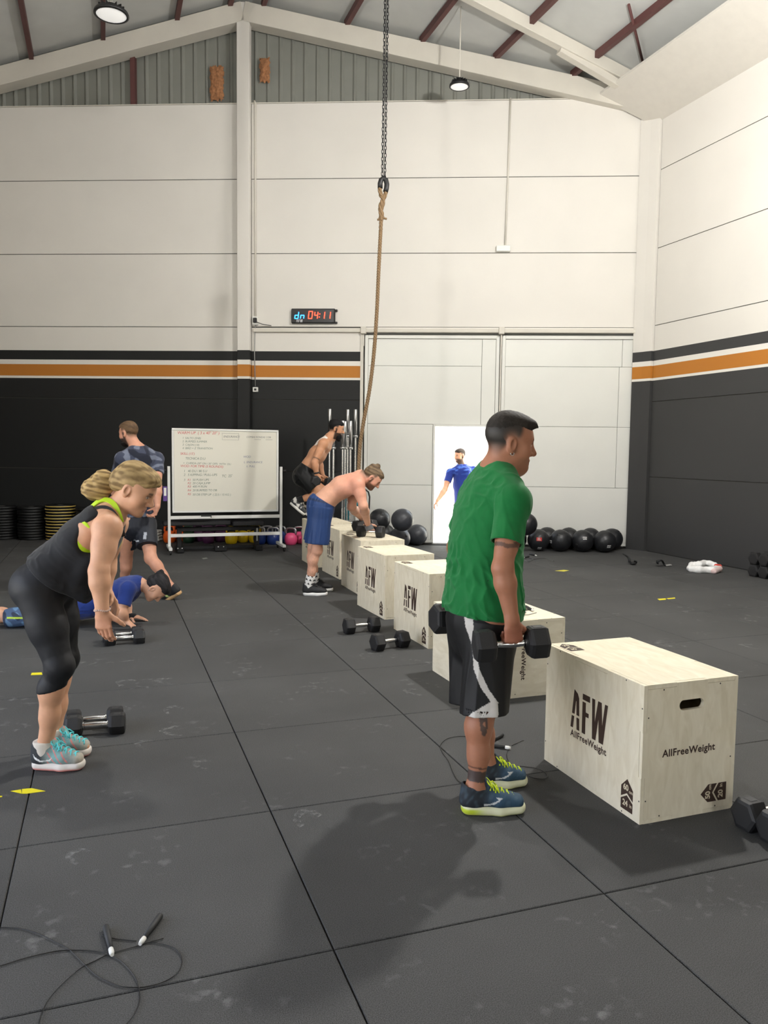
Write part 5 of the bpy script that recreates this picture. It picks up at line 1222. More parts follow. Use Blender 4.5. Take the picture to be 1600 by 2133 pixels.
    base_f = folds(.0050, 60, 11, nrm(UP*.97-f*.25), .10); g_f = folds(.0075, 48, 5, nrm(UP*.55-f*.83), .10)
    def dsp(x, y, z):
        zz = (hipc[2]+.42-z); low = np.clip(zz/.30, 0.30, 1.1); dl = np.abs((x-shc[0])*l[0]+(y-shc[1])*l[1]); return (base_f(x, y, z)+g_f(x, y, z))*low*np.clip((.235-dl)/.05, .25, 1)*2.4
    Fs.disp = dsp
    V, Q = field_mesh(Fs, .0050); C = np.tile(lin(22, 110, 55), (len(V), 1)); ts = np_obj('t_shirt', V, Q, CLOTH, R_, C)
    for sh, el in ((shR, elR), (shL, elL)):
        ud = nrm(el-sh); s1 = nrm(np.cross(ud, l)); e1 = sh+ud*.188; Fv = Field(); Fv.ball(sh-UP*.004, .070, .03); Fv.ecap(sh-ud*.02, e1+ud*.02, s1, .070, .066, .069, .063, .03); Fv.cone(sh+UP*.0, neckb+(sh-neckb)*.55, .066, .050, .04)
        Fv.disp = lambda x, y, z: folds(.008, 55, 33, nrm(ud+f*.5), .12)(x, y, z); Fv.plane(e1, ud, .004); Fv.ecap(e1-ud*.05, e1+ud*.03, s1, .060, .055, .062, .056, .004, 's', flat=True); Fv.later()
        V, Q = field_mesh(Fv, .0045); o = np_obj('sleeve', V, Q, CLOTH, R_, np.tile(lin(22, 110, 55), (len(V), 1))); o.parent = ts
    q = MB(); cc = H2-UP*.004+f*.012; tilt = nrm(f-UP*.62); ring = [cc+l*.072*math.cos(t)+tilt*.080*math.sin(t)-base for t in np.linspace(0, 2*math.pi, 33)[:-1]]; q.tube(ring, .0065, 8, closed=True); q.build('collar', mat('green_rib', (20, 104, 52), .85), R_)
    # shorts
    Fk = Field(); torso(Fk, [(hipc+UP*.13, .182, .132), (hipc-UP*.05, .185, .145), (hipc-UP*.12, .180, .140)], l, 0, .03)
    hemR = AT(1008, 1485, 3.42); hemL = AT(985, 1462, 3.64)
    Fk.ecap(hpR-UP*.05, hemR-UP*.012, f, .118, .098, .108, .100, .03, flat=True); Fk.ecap(hpL-UP*.05, hemL-UP*.012, f, .112, .098, .108, .098, .03, flat=True); Fk.ecap(hemR+UP*.035, hemR-UP*.02, f, .099, .090, .100, .092, .004, 's', flat=True); Fk.later(); Fk.plane(hemR, -UP+l*((hemL-hemR)[2]/((hemL-hemR)@l)), .004)
    Fk.disp = folds(.010, 30, 21, UP, .12)
    V, Q = field_mesh(Fk, .0040); C = np.tile(lin(15, 15, 16), (len(V), 1))
    fx = (V-hipc)@f; zz_ = V[:, 2]; poly = []
    for (px, py) in [(970, 1270), (987, 1272), (990, 1330), (999, 1395), (1018, 1436), (1038, 1464), (1037, 1512), (1010, 1514), (958, 1517), (985, 1483), (1022, 1461), (1001, 1432), (988, 1397), (986, 1350), (973, 1312)]:
        p = AT(px, py, 3.335); poly.append(((p-hipc)@CR, p[2]))
    m = inpoly((V-hipc)@CR, zz_, poly) & (((V-hpR)@CF) < .02) & (((V-hipc)@l) < -.05); C = mixc(C, lin(196, 192, 186), m.astype(float)); np_obj('shorts', V, Q, SYNTH, R_, C)
    # shoes
    def up_c(V, x, y, z):
        C = np.tile(lin(38, 70, 92), (len(x), 1)); C = mixc(C, lin(26, 28, 32), sm(.10, .02, x)*.9); C = mixc(C, lin(20, 22, 26), sm(.02, .0, z)*.6); C = mixc(C, lin(88, 112, 128), np.clip(wob(V.T, 120, 3), 0, 1)*.25)
        sw = inpoly(x, z, [(.035, .012), (.075, .022), (.115, .050), (.085, .052), (.095, .042), (.065, .026), (.03, .022)]); C = mixc(C, lin(196, 198, 196), (sw & (np.abs(y) > .025)).astype(float)); return C
    def so_c(V, x, y, z):
        C = np.tile(lin(214, 214, 178), (len(x), 1)); C = mixc(C, lin(190, 206, 50), sm(.06, -.02, x)*sm(.002, -.006, z)); C = mixc(C, lin(196, 200, 110), sm(-.018, -.026, z)*.6); return C
    lace = mat('lace_neon', (206, 226, 40), .6)
    shoe(R_, 'shoe', anR-UP*.012, CR+CF*.03, UP-CR*.05, .300, .104, up_c, so_c, ankle_h=anR[2]-.012-.032, lace=lace, vox=.0034)
    shoe(R_, 'shoe', anL-UP*.012, CR+CF*.10, UP-CR*.03, .275, .104, up_c, so_c, ankle_h=anL[2]-.012-.032, lace=lace, vox=.0034)
    # dumbbells in the hands
    o = copy_tree(dbA, 'black hex dumbbell hanging in the right hand of the man in green'); o.scale = (1, 1, 1)
    cR = wrR+hd*.105+l*.028; ax = nrm(AT(1121, 1338, 3.27)-AT(1026, 1345, 3.25)); orient(o, cR, ax, .0, UP+CF*.05)
    o = copy_tree(dbA, 'black hex dumbbell in the far hand of the man in green, behind his hip'); orient(o, cL, nrm(f+l*.05-UP*.06), .35, UP)
    return R_
man_green()
# ------------------------------------------------------------------ shared clothing
def tshirt(R_, secs, l, arms, col, neck, nr=(.07, .065), hem=None, vox=.006, sl=.17, sr=(.066, .063), fold=(.005, 80, 1), name='t_shirt', fold_ax=UP, colfn=None):
    Fs = Field(); torso(Fs, secs, l, 0, .04)
    for (sh, el) in arms: Fs.cone(np.array(secs[0][0]), sh, .055, sr[0]-.004, .05); Fs.ball(sh, sr[0]-.003, .03)
    if hem is not None: Fs.plane(hem[0], hem[1], .004)
    Fs.ecap(neck[0], neck[1], l, nr[0], nr[1], nr[0]*.85, nr[1]*.85, .01, 's'); Fs.later(); Fs.disp = folds(fold[0], fold[1], fold[2], fold_ax, .12)
    V, Q = field_mesh(Fs, vox); C = np.tile(lin(*col), (len(V), 1)); ts = np_obj(name, V, Q, CLOTH, R_, colfn(C, V) if colfn else C)
    for (sh, el) in arms:
        ud = nrm(np.array(el)-np.array(sh)); s1 = nrm(np.cross(ud, l+UP*.01)); Fv = Field(); Fv.ball(sh, sr[0], .03); Fv.ecap(sh-ud*.01, sh+ud*(sl+.02), s1, sr[0], sr[0], sr[1], sr[1], .03); Fv.disp = folds(fold[0], fold[1], fold[2]+9, ud, .12); Fv.plane(sh+ud*sl, ud, .004)
        V, Q = field_mesh(Fv, vox); C = np.tile(lin(*col), (len(V), 1)); o = np_obj('sleeve', V, Q, CLOTH, R_, colfn(C, V) if colfn else C); o.parent = ts
    return ts
def shorts(R_, secs, l, legs, col, vox=.006, fold=(.006, 75, 2), colfn=None, name='shorts', m=SYNTH, waist=None):
    """legs: (hip, hem, side dir, w1, t1, w2, t2)"""
    Fk = Field(); torso(Fk, secs, l, 0, .03)
    if waist is not None: Fk.plane(waist[0], waist[1], .004)
    for (a, b, u, w1, t1, w2, t2) in legs:
        d_ = nrm(np.array(b)-np.array(a)); Fk.ecap(a, np.array(b)+d_*.012, u, w1, t1, w2, t2, .03, flat=True); Fk.cut(b, d_, .145)
    Fk.disp = folds(fold[0], fold[1], fold[2], np.array(legs[0][1])-np.array(legs[0][0]), .12)
    V, Q = field_mesh(Fk, vox); C = np.tile(lin(*col), (len(V), 1))
    if colfn: C = colfn(C, V)
    return np_obj(name, V, Q, m, R_, C)
def hair_mesh(R_, H, prims, cuts, col, col2=None, vox=.005, noise=(.002, 200, 4), name='hair'):
    Fh = Field(); S = H.s
    for (c, r, k) in prims: Fh.ell(H.P(*c), H.A, [q*S for q in r], k)
    for (c, r, k) in cuts: Fh.ell(H.P(*c), H.A, [q*S for q in r], k, 's')
    Fh.disp = strands(H, *noise); V, Q = field_mesh(Fh, vox); C = np.tile(lin(*col), (len(V), 1))
    if col2 is not None: C = mixc(C, lin(*col2), np.clip(.5+.8*wob([H.L(V)[0]*1.0, H.L(V)[1]*.06, H.L(V)[2]-.35*H.L(V)[1]], noise[1]*.45, 9), 0, 1)*.85)
    return np_obj(name, V, Q, HAIR, R_, C)
FACE_CUT = [((0, .100, -.030), (.098, .070, .098), .010), ((.082, -.006, -.022), (.022, .030, .040), .008), ((-.082, -.006, -.022), (.022, .030, .040), .008), ((0, .02, -.12), (.11, .12, .075), .01)]
CAP = [((0, -.016, .038), (.0790, .1005, .0895), .02), ((0, .035, .075), (.062, .058, .036), .03)]

# ------------------------------------------------------------------ woman in front
def woman_front():
    f, l = CR*math.cos(-.06)+CF*math.sin(-.06), CF*math.cos(.06)+CR*math.sin(.06)
    base = G(115, 1596); R_ = person('blonde woman with ponytail bending forward in black top and black leggings', base); skin = lin(208, 158, 126)
    nb = AT(234, 1066, 3.84); H = Head(AT(281, 1018, 3.82), CR*.88-UP*.47-CF*.04, UP*.88+CR*.47, 1.0)
    shR, shL = AT(224, 1098, 3.67), AT(240, 1088, 4.02); elR, wrR = AT(206, 1188, 3.60), AT(213, 1272, 3.60); elL, wrL = AT(225, 1170, 4.08), AT(222, 1228, 4.05)
    hip = AT(97, 1215, 3.86); hpR, hpL = hip-l*.095-UP*.02, hip+l*.095-UP*.02
    knR, anR = AT(124, 1388, 3.74), AT(93, 1556, 3.82); knL, anL = AT(136, 1372, 3.95), AT(112, 1534, 3.98); anR[2] = anL[2] = .105
    secs = [(nb-f*.02-UP*.02, .10, .062), (AT(207, 1100, 3.85), .150, .098), (AT(180, 1128, 3.855), .148, .105), (AT(142, 1166, 3.86), .125, .098), (AT(118, 1192, 3.86), .150, .110), (hip, .170, .125)]
    F = Field(); torso(F, secs, l); F.cone(nb-UP*.01, shR, .048, .050, .05); F.cone(nb-UP*.01, shL, .048, .050, .05)
    arm(F, shR, elR, wrR, 1.08); arm(F, shL, elL, wrL, 1.0); hd = nrm(-UP+CR*.06); hand(F, wrR, hd, l, f, (.35, .45, .3), .97, (.4, .3)); hand(F, wrL, nrm(-UP*.8+CR*.45), -f*.6-UP*.3-l*.5, -l*.3+f*.5-UP*.2, (.3, .4, .3), .95)
    leg(F, hpR, knR, anR, -f, 1.06); leg(F, hpL, knL, anL, -f, 1.02); F.ell(hip-f*.050-UP*.01-l*.06, [f, l, UP], [.092, .080, .095], .04); F.ell(hip-f*.050-UP*.01+l*.06, [f, l, UP], [.092, .080, .095], .04)
    foot(F, anR, CR); foot(F, anL, CR); add_head(F, H, nb, .048, .85, .92, True)
    V, Q = field_mesh(F, .0062, [H.box(.0030), bx(wrR+hd*.07, .115, .0032), bx(wrL+nrm(-UP*.8+CR*.45)*.07, .10, .0036)]); C = np.tile(skin, (len(V), 1))
    C = head_colour(C, V, H, skin, None, lin(96, 74, 54), lips=(176, 104, 98)); C = mixc(C, lin(190, 120, 96), sm(.14, .04, np.linalg.norm(V-(wrR+hd*.10), axis=1))*.35); np_obj('body', V, Q, SKIN, R_, C)
    # leggings
    Fl = Field(); g = .006; torso(Fl, [(secs[3][0]*.35+secs[4][0]*.65, .142, .104), secs[4], secs[5]], l, g); 
    for hp, kn, an, m in ((hpR, knR, anR, 1.06), (hpL, knL, anL, 1.02)):
        F2 = Field(); leg(F2, hp, kn, an, -f, m*1.04+.02); Fl.pr += F2.pr
    for sg in (-1, 1): Fl.ell(hip-f*.050-UP*.01+l*.06*sg, [f, l, UP], [.099, .087, .101], .04)
    Fl.plane(knR+nrm(anR-knR)*.115, nrm(anR-knR)+f*.45, .004); Fl.disp = folds(.0012, 90, 4, f, .5)
    V, Q = field_mesh(Fl, .0058); C = np.tile(lin(20, 21, 25), (len(V), 1)); np_obj('leggings', V, Q, SYNTH, R_, C)
    # sports bra and tank top
    Fb = Field(); torso(Fb, [(AT(214, 1092, 3.85), .148, .098), (AT(180, 1128, 3.855), .152, .110)], l, .007); Fb.ecap(AT(222, 1124, 3.80), AT(226, 1128, 3.90), l, .06, .055, .06, .055, .04); axs = nrm(AT(180, 1128, 3.855)-AT(207, 1100, 3.85))
    for sh in (shR, shL): Fb.ball(sh+UP*.01+f*.02, .098, .02, 's')
    Fb.plane(AT(214, 1092, 3.85), -axs, .006); V, Q = field_mesh(Fb, .0055); np_obj('sports_bra', V, Q, SYNTH, R_, np.tile(lin(178, 216, 30), (len(V), 1)))
    Ft = Field(); torso(Ft, [(AT(212, 1092, 3.85), .140, .094), (AT(178, 1130, 3.855), .150, .108), (AT(142, 1168, 3.86), .136, .112), (AT(116, 1196, 3.86), .164, .126), (AT(100, 1212, 3.86), .172, .130)], l, .012)
    Ft.ecap(AT(218, 1130, 3.80), AT(180, 1200, 3.86), l, .11, .06, .12, .055, .05); Ft.cone(AT(170, 1195, 3.86), AT(168, 1228, 3.86), .085, .07, .04)
    for sh in (shR, shL): Ft.ell(sh-UP*.045-f*.045, [axs, np.cross(axs, l), l], [.120, .088, .10], .02, 's')
    Ft.ball(nb+f*.035+UP*.03, .115, .02, 's'); Ft.plane(AT(112, 1196, 3.86), nrm(AT(60, 1215, 3.86)-AT(112, 1196, 3.86))*.8-UP*.55, .005)
    fa = folds(.009, 60, 6, np.cross(axs, l), .12); Ft.disp = lambda x, y, z: fa(x, y, z)*np.clip((hip[2]+.30-z)/.25, .1, 1.1)
    V, Q = field_mesh(Ft, .0052); np_obj('tank_top', V, Q, CLOTH, R_, np.tile(lin(34, 35, 38), (len(V), 1)))
    neon = mat('neon_strap', (190, 226, 40), .6); blk = mat('black_strap', (34, 34, 37), .8)
    def strap(pts, m, w_=.012, name='strap'):
        P_ = spline([AT(*p)-base for p in pts], 5); q = MB()
        for i in range(len(P_)-1): q.bar(P_[i]-(P_[i+1]-P_[i])*.1, P_[i+1]+(P_[i+1]-P_[i])*.1, w_*2, .006, up=nrm(UP*.7-CF*.7-CR*.2))
        q.build(name, m, R_)
    strap([(258, 1117, 3.735), (249, 1092, 3.73), (238, 1070, 3.735), (222, 1058, 3.75), (203, 1058, 3.76), (186, 1068, 3.765), (168, 1088, 3.765), (158, 1103, 3.76)], blk, .010); strap([(253, 1088, 3.76), (246, 1066, 3.765), (236, 1049, 3.775), (222, 1041, 3.79), (205, 1044, 3.80), (190, 1057, 3.80)], neon, .012); strap([(180, 1066, 3.80), (172, 1080, 3.785), (160, 1098, 3.775)], neon, .010)
    # hair and ponytail
    hair_mesh(R_, H, [((0, -.018, .040), (.084, .105, .093), .02), ((0, .045, .072), (.070, .058, .045), .03), ((0, -.085, -.005), (.058, .050, .055), .03)], [((0, .104, -.034), (.100, .074, .094), .012), ((0, .03, -.11), (.12, .13, .085), .012), ((.085, .006, -.030), (.022, .030, .036), .008), ((-.085, .006, -.030), (.022, .030, .036), .008)], (120, 98, 64), (178, 152, 106), .0045, (.0016, 420, 3))
    Fp = Field(); t0 = AT(236, 1000, 3.82); Fp.cone(AT(242, 1003, 3.82), t0, .030, .022, .02); Fp.cone(t0, AT(218, 998, 3.82), .024, .046, .02); Fp.ecap(AT(216, 1004, 3.82), AT(194, 1018, 3.82), CF, .050, .050, .052, .054, .03); Fp.cone(AT(196, 1020, 3.82), AT(184, 1020, 3.82), .040, .022, .03); Fp.cone(AT(214, 1018, 3.82), AT(215, 1036, 3.82), .045, .022, .03); Fp.disp = lambda x, y, z: .0030*wob([x*.25, y, z*1.6+x*.3], 210, 8)
    V, Q = field_mesh(Fp, .0045); C = mixc(np.tile(lin(118, 94, 58), (len(V), 1)), lin(188, 160, 108), np.clip(.5+.8*wob([V[:, 0]*.15, V[:, 1], V[:, 2]*1.6+V[:, 0]*.3], 150, 9), 0, 1)); o = np_obj('ponytail', V, Q, HAIR, R_, C)
    q = MB(); c = AT(237, 1000, 3.82)-base; ax = nrm(AT(242, 1003, 3.82)-AT(228, 998, 3.82)); v1 = nrm(np.cross(ax, CF)); q.tube([c+.029*(math.cos(t)*v1+math.sin(t)*np.cross(ax, v1)) for t in np.linspace(0, 6.283, 17)[:-1]], .007, 8, closed=True); q.build('hair_tie', mat('hair_tie', (36, 38, 62), .7), R_)
    q = MB(); c = wrR-hd*.005-base; [q.ball(c+.033*(math.cos(t)*f+math.sin(t)*l)*np.array([1, 1, 1])+UP*.003*math.sin(3*t), .0048, 8, 6) for t in np.linspace(0, 6.283, 25)[:-1]]; q.build('bead_bracelet', mat('bracelet', (205, 175, 160), .4), R_)
    for an in (anR, anL):
        Fk = Field(); Fk.ecap(an+UP*.035-f*.004, an-UP*.05, f, .052, .046, .052, .046, .02, flat=True); V, Q = field_mesh(Fk, .005); np_obj('sock', V, Q, CLOTH, R_, np.tile(lin(206, 198, 186), (len(V), 1)))
    def up_c(V, x, y, z):
        C = np.tile(lin(128, 140, 136), (len(x), 1)); C = mixc(C, lin(34, 38, 42), sm(.035, -.01, x)); C = mixc(C, lin(104, 168, 166), sm(.02, .06, x)*sm(.14, .08, x)*.6)
        C = mixc(C, lin(222, 110, 104), ((np.sin(x*190+z*140) > .75) & (x > .03) & (x < .13)).astype(float)*.75); C = mixc(C, lin(168, 160, 146), sm(.13, .19, x))
        sw = inpoly(x, z, [(-.040, .052), (-.030, .030), (-.005, .016), (.045, .022), (.055, .040), (.040, .026), (.0, .024), (-.028, .040)]); return mixc(C, lin(226, 226, 224), (sw & (np.abs(y) > .024)).astype(float))
    def so_c(V, x, y, z): C = np.tile(lin(216, 208, 200), (len(x), 1)); return mixc(C, lin(226, 140, 132), sm(-.014, -.024, z))
    lace = mat('lace_aqua', (90, 208, 214), .6)
    shoe(R_, 'shoe', anR-UP*.012, CR-CF*.03, UP, .275, .096, up_c, so_c, ankle_h=anR[2]-.012-.032, lace=lace, vox=.0036); shoe(R_, 'shoe', anL-UP*.012, CR+CF*.05, UP, .265, .096, up_c, so_c, ankle_h=anL[2]-.012-.032, lace=lace, vox=.0036)
woman_front()

# ------------------------------------------------------------------ woman doing push-ups
def woman_pushup():
    f, l = CR, CF; base = G(160, 1312); R_ = person('dark-haired woman in blue T-shirt doing a push-up on the floor', base); skin = lin(200, 152, 124)
    shR, shL = AT(266, 1228, 6.76), AT(272, 1216, 7.06); elR = AT(253, 1274, 6.70); wrR = AT(264, 1303, 6.76); elL = AT(262, 1258, 7.16); wrL = AT(270, 1287, 7.12); wrR[2] = .075; wrL[2] = .045
    nb = AT(289, 1217, 6.92); H = Head(AT(326, 1224, 6.90), -UP*.93+CR*.36, CR*.93+UP*.36, 1.0)
    hip = AT(142, 1268, 6.92); hpR, hpL = hip-l*.09, hip+l*.09; knR, knL = AT(28, 1286, 6.80), AT(33, 1284, 7.0); anR, anL = AT(-82, 1288, 6.82), AT(-76, 1286, 7.0); anR[2] = max(anR[2], .06); anL[2] = anR[2]
    secs = [(nb-f*.03, .09, .06), (AT(262, 1228, 6.92), .165, .100), (AT(225, 1245, 6.92), .150, .105), (AT(185, 1258, 6.92), .135, .095), (hip, .165, .115)]
    F = Field(); torso(F, secs, l); F.cone(nb, shR, .045, .05, .05); F.cone(nb, shL, .045, .05, .05); arm(F, shR, elR, wrR, 1.0); arm(F, shL, elL, wrL, 1.0)
    hand(F, wrR, nrm(CR*.55-UP*.35-CF*.15), -UP, CF, (.5, .9, .6), .95); hand(F, wrL, nrm(CR-UP*.12), -UP, -CF, (.1, .15, .1), .95); leg(F, hpR, knR, anR, UP, 1.05); leg(F, hpL, knL, anL, UP, 1.05)
    add_head(F, H, nb, .048, .85, .92, True); V, Q = field_mesh(F, .0072, [H.box(.0048), bx(wrL+CR*.06, .10, .0048)]); C = np.tile(skin, (len(V), 1)); C = head_colour(C, V, H, skin, None, lin(36, 28, 26)); np_obj('body', V, Q, SKIN, R_, C)
    tshirt(R_, [(nb-f*.02, .09, .07), (AT(264, 1228, 6.92), .172, .110), (AT(225, 1245, 6.92), .162, .118), (AT(190, 1258, 6.92), .152, .110), (AT(165, 1264, 6.92), .165, .118)], l, [(shR, elR), (shL, elL)], (27, 48, 112), (nb+f*.06, nb-f*.005), (.062, .06), (AT(172, 1262, 6.92), -f), .0068, .14, (.064, .062), (.005, 90, 7), fold_ax=f)
    def camo(C, V): n = wob(V.T, 36, 12); C = mixc(C, lin(96, 128, 160), sm(.25, .35, n)); C = mixc(C, lin(34, 44, 64), sm(.2, .35, wob(V.T, 32, 31))); sx_ = (V-knR)@f; return mixc(C, lin(190, 220, 60), ((np.abs(V[:, 2]-knR[2]-.012) < .007) & (sx_ > -.02) & (sx_ < .13) & (((V-knR)@l) < 0)).astype(float))
    kR, kL = AT(13, 1288, 6.80), AT(18, 1286, 7.0); shorts(R_, [(AT(178, 1260, 6.92), .150, .108), (hip, .172, .122)], l, [(hpR+f*.03, kR, l, .100, .100, .078, .080), (hpL+f*.03, kL, l, .100, .100, .078, .080)], (66, 86, 116), .0068, (.003, 80, 3), camo, 'leggings')
    hair_mesh(R_, H, CAP+[((0, -.055, .075), (.045, .050, .045), .03), ((0, -.100, .070), (.030, .034, .030), .02), ((.0, -.115, .095), (.018, .022, .020), .015), ((0, -.06, -.01), (.066, .055, .05), .03)], [((0, .098, -.034), (.098, .066, .096), .010), ((.082, -.004, -.022), (.022, .028, .040), .008), ((-.082, -.004, -.022), (.022, .028, .040), .008), ((0, .05, -.13), (.11, .12, .075), .01)], (22, 20, 21), (44, 42, 44), .0052, (.002, 320, 2))
    q = MB(); q.ball(H.P(.083, -.004, -.044)-base, .0045, 8, 6); q.build('earring', chrome, R_)
    Fg = Field(); Fg.ecap(wrL-CR*.03, wrL+CR*.04, CF, .040, .030, .045, .024, .01); V, Q = field_mesh(Fg, .0055); np_obj('workout_glove', V, Q, CLOTH, R_, np.tile(lin(24, 24, 26), (len(V), 1)))
    for an, kn in ((anR, knR), (anL, knL)): shoe(R_, 'shoe', an, -UP*.9-CR*.3, nrm(-CR+UP*.3)*-1, .25, .09, lin(50, 60, 90), lin(220, 220, 215), .05, vox=.007)
woman_pushup()

# ------------------------------------------------------------------ walking man in navy
def man_walking():
    f = nrm(CF*.80-CR*.60); l = np.cross(UP, f); base = G(300, 1246); R_ = person('bearded man in navy patterned T-shirt and shorts walking away', base); skin = lin(196, 142, 116); D0 = 8.25
    shc = AT(291, 957, D0); hip = AT(286, 1083, D0); shR, shL = shc-l*.185+UP*.0, shc+l*.185
    elR, wrR = AT(328, 1013, 8.16), AT(328, 1056, 8.12); elL, wrL = shL+f*.05+l*.06-UP*.28, shL+f*.18-UP*.50
    hpR, hpL = hip-l*.09, hip+l*.09; knR, anR = AT(314, 1163, 8.16), AT(357, 1222, 8.12); knL, anL = AT(263, 1166, 8.38), AT(258, 1238, 8.50); anL[2] = .09
    nb = AT(287, 937, D0); H = Head(AT(268, 902, D0), nrm(-CR*.88+CF*.42-UP*.15), UP, 1.0)
    secs = [(nb, .085, .065), (shc+UP*.01, .170, .10), (AT(289, 990, D0), .175, .12), (AT(287, 1040, D0), .160, .115), (hip, .165, .12)]
    F = Field(); torso(F, secs, l); F.cone(nb, shR, .055, .055, .05); F.cone(nb, shL, .055, .055, .05); arm(F, shR, elR, wrR, 1.05); arm(F, shL, elL, wrL, 1.05)
    hand(F, wrR, nrm(-UP+f*.2-CR*.25), nrm(-f*.3-CR*.6+CF*.2), f, (.7, .8, .5), 1.0); hand(F, wrL, -UP, -l, f, (.5, .6, .4), 1.0); leg(F, hpR, knR, anR, -f*.5+UP*.3, 1.08); leg(F, hpL, knL, anL, -f, 1.08); add_head(F, H, nb, .056, 1.0, 1.05)
    V, Q = field_mesh(F, .0080, [H.box(.0052), bx(wrR-UP*.06, .11, .005)]); C = np.tile(skin, (len(V), 1)); C = head_colour(C, V, H, skin, lin(96, 74, 54), lin(60, 44, 36), lin(34, 28, 25), hairline=.075); np_obj('body', V, Q, SKIN, R_, C)
    hair_mesh(R_, H, CAP, FACE_CUT, (104, 82, 60), (78, 60, 44), .006, (.0015, 200, 2)); 
    hair_mesh(R_, H, [((0, .05, -.085), (.058, .055, .040), .02), ((0, .07, -.11), (.035, .03, .03), .02)], [((0, .06, -.035), (.08, .08, .030), .01)], (32, 27, 24), None, .006, (.003, 150, 2), 'beard')
    def camo(C, V): n = wob((V*np.array([1, 1, 1.3])).T, 30, 41); C = mixc(C, lin(104, 110, 126), sm(.15, .22, n)); C = mixc(C, lin(30, 33, 46), sm(.3, .36, wob(V.T, 28, 77))); t = (V-shc)@l; z = V[:, 2]-shc[2]; return mixc(C, lin(28, 31, 44), (np.abs(t+.055-.25*z*.3) < .02).astype(float)*.8)
    tshirt(R_, [(nb, .088, .07), (shc+UP*.015, .176, .11), (AT(289, 990, D0), .190, .135), (AT(287, 1040, D0), .180, .132), (hip-UP*.02, .185, .138)], l, [(shR, elR), (shL, elL)], (58, 63, 80), (nb+UP*.05, nb-UP*.012), (.068, .066), (AT(286, 1076, D0), -UP), .0075, .20, (.070, .068), (.007, 60, 5), colfn=camo)
    def lg(C, V): t = (V-hip)@(-CF); zz = V[:, 2]; x = (V-hip)@CR; return mixc(mixc(C, lin(176, 180, 186), ((np.abs(x-.02) < .045) & (np.abs(zz-.60-.10*(x-.02)) < .008) & (t > .05)).astype(float)), lin(150, 154, 162), ((np.abs(x-.125) < .015) & (np.abs(zz-.66) < .035) & (t > 0)).astype(float))
    shorts(R_, [(hip+UP*.06, .165, .122), (hip-UP*.06, .195, .142)], l, [(hpR-UP*.02, AT(306, 1138, 8.18), f, .118, .105, .112, .105), (hpL-UP*.02, AT(268, 1135, 8.36), f, .112, .105, .108, .102)], (28, 31, 40), .0075, (.007, 75, 8), lg)
    fr = nrm(-CR*.72+CF*.30-UP*.42)
    def uc(V, x, y, z): return mixc(np.tile(lin(26, 28, 30), (len(x), 1)), lin(190, 205, 130), ((np.abs(x-.06-z*.6) < .012) & (np.abs(y) > .02) & (z > .01)).astype(float))
    shoe(R_, 'shoe', anR-fr*.0, fr, nrm(UP*.75-CR*.45-CF*.1), .29, .10, uc, lin(196, 158, 110), .085, vox=.006); shoe(R_, 'shoe', anL, nrm(-CR+CF*.7), UP, .29, .10, uc, lin(196, 158, 110), anL[2]-.032, vox=.006)
man_walking()

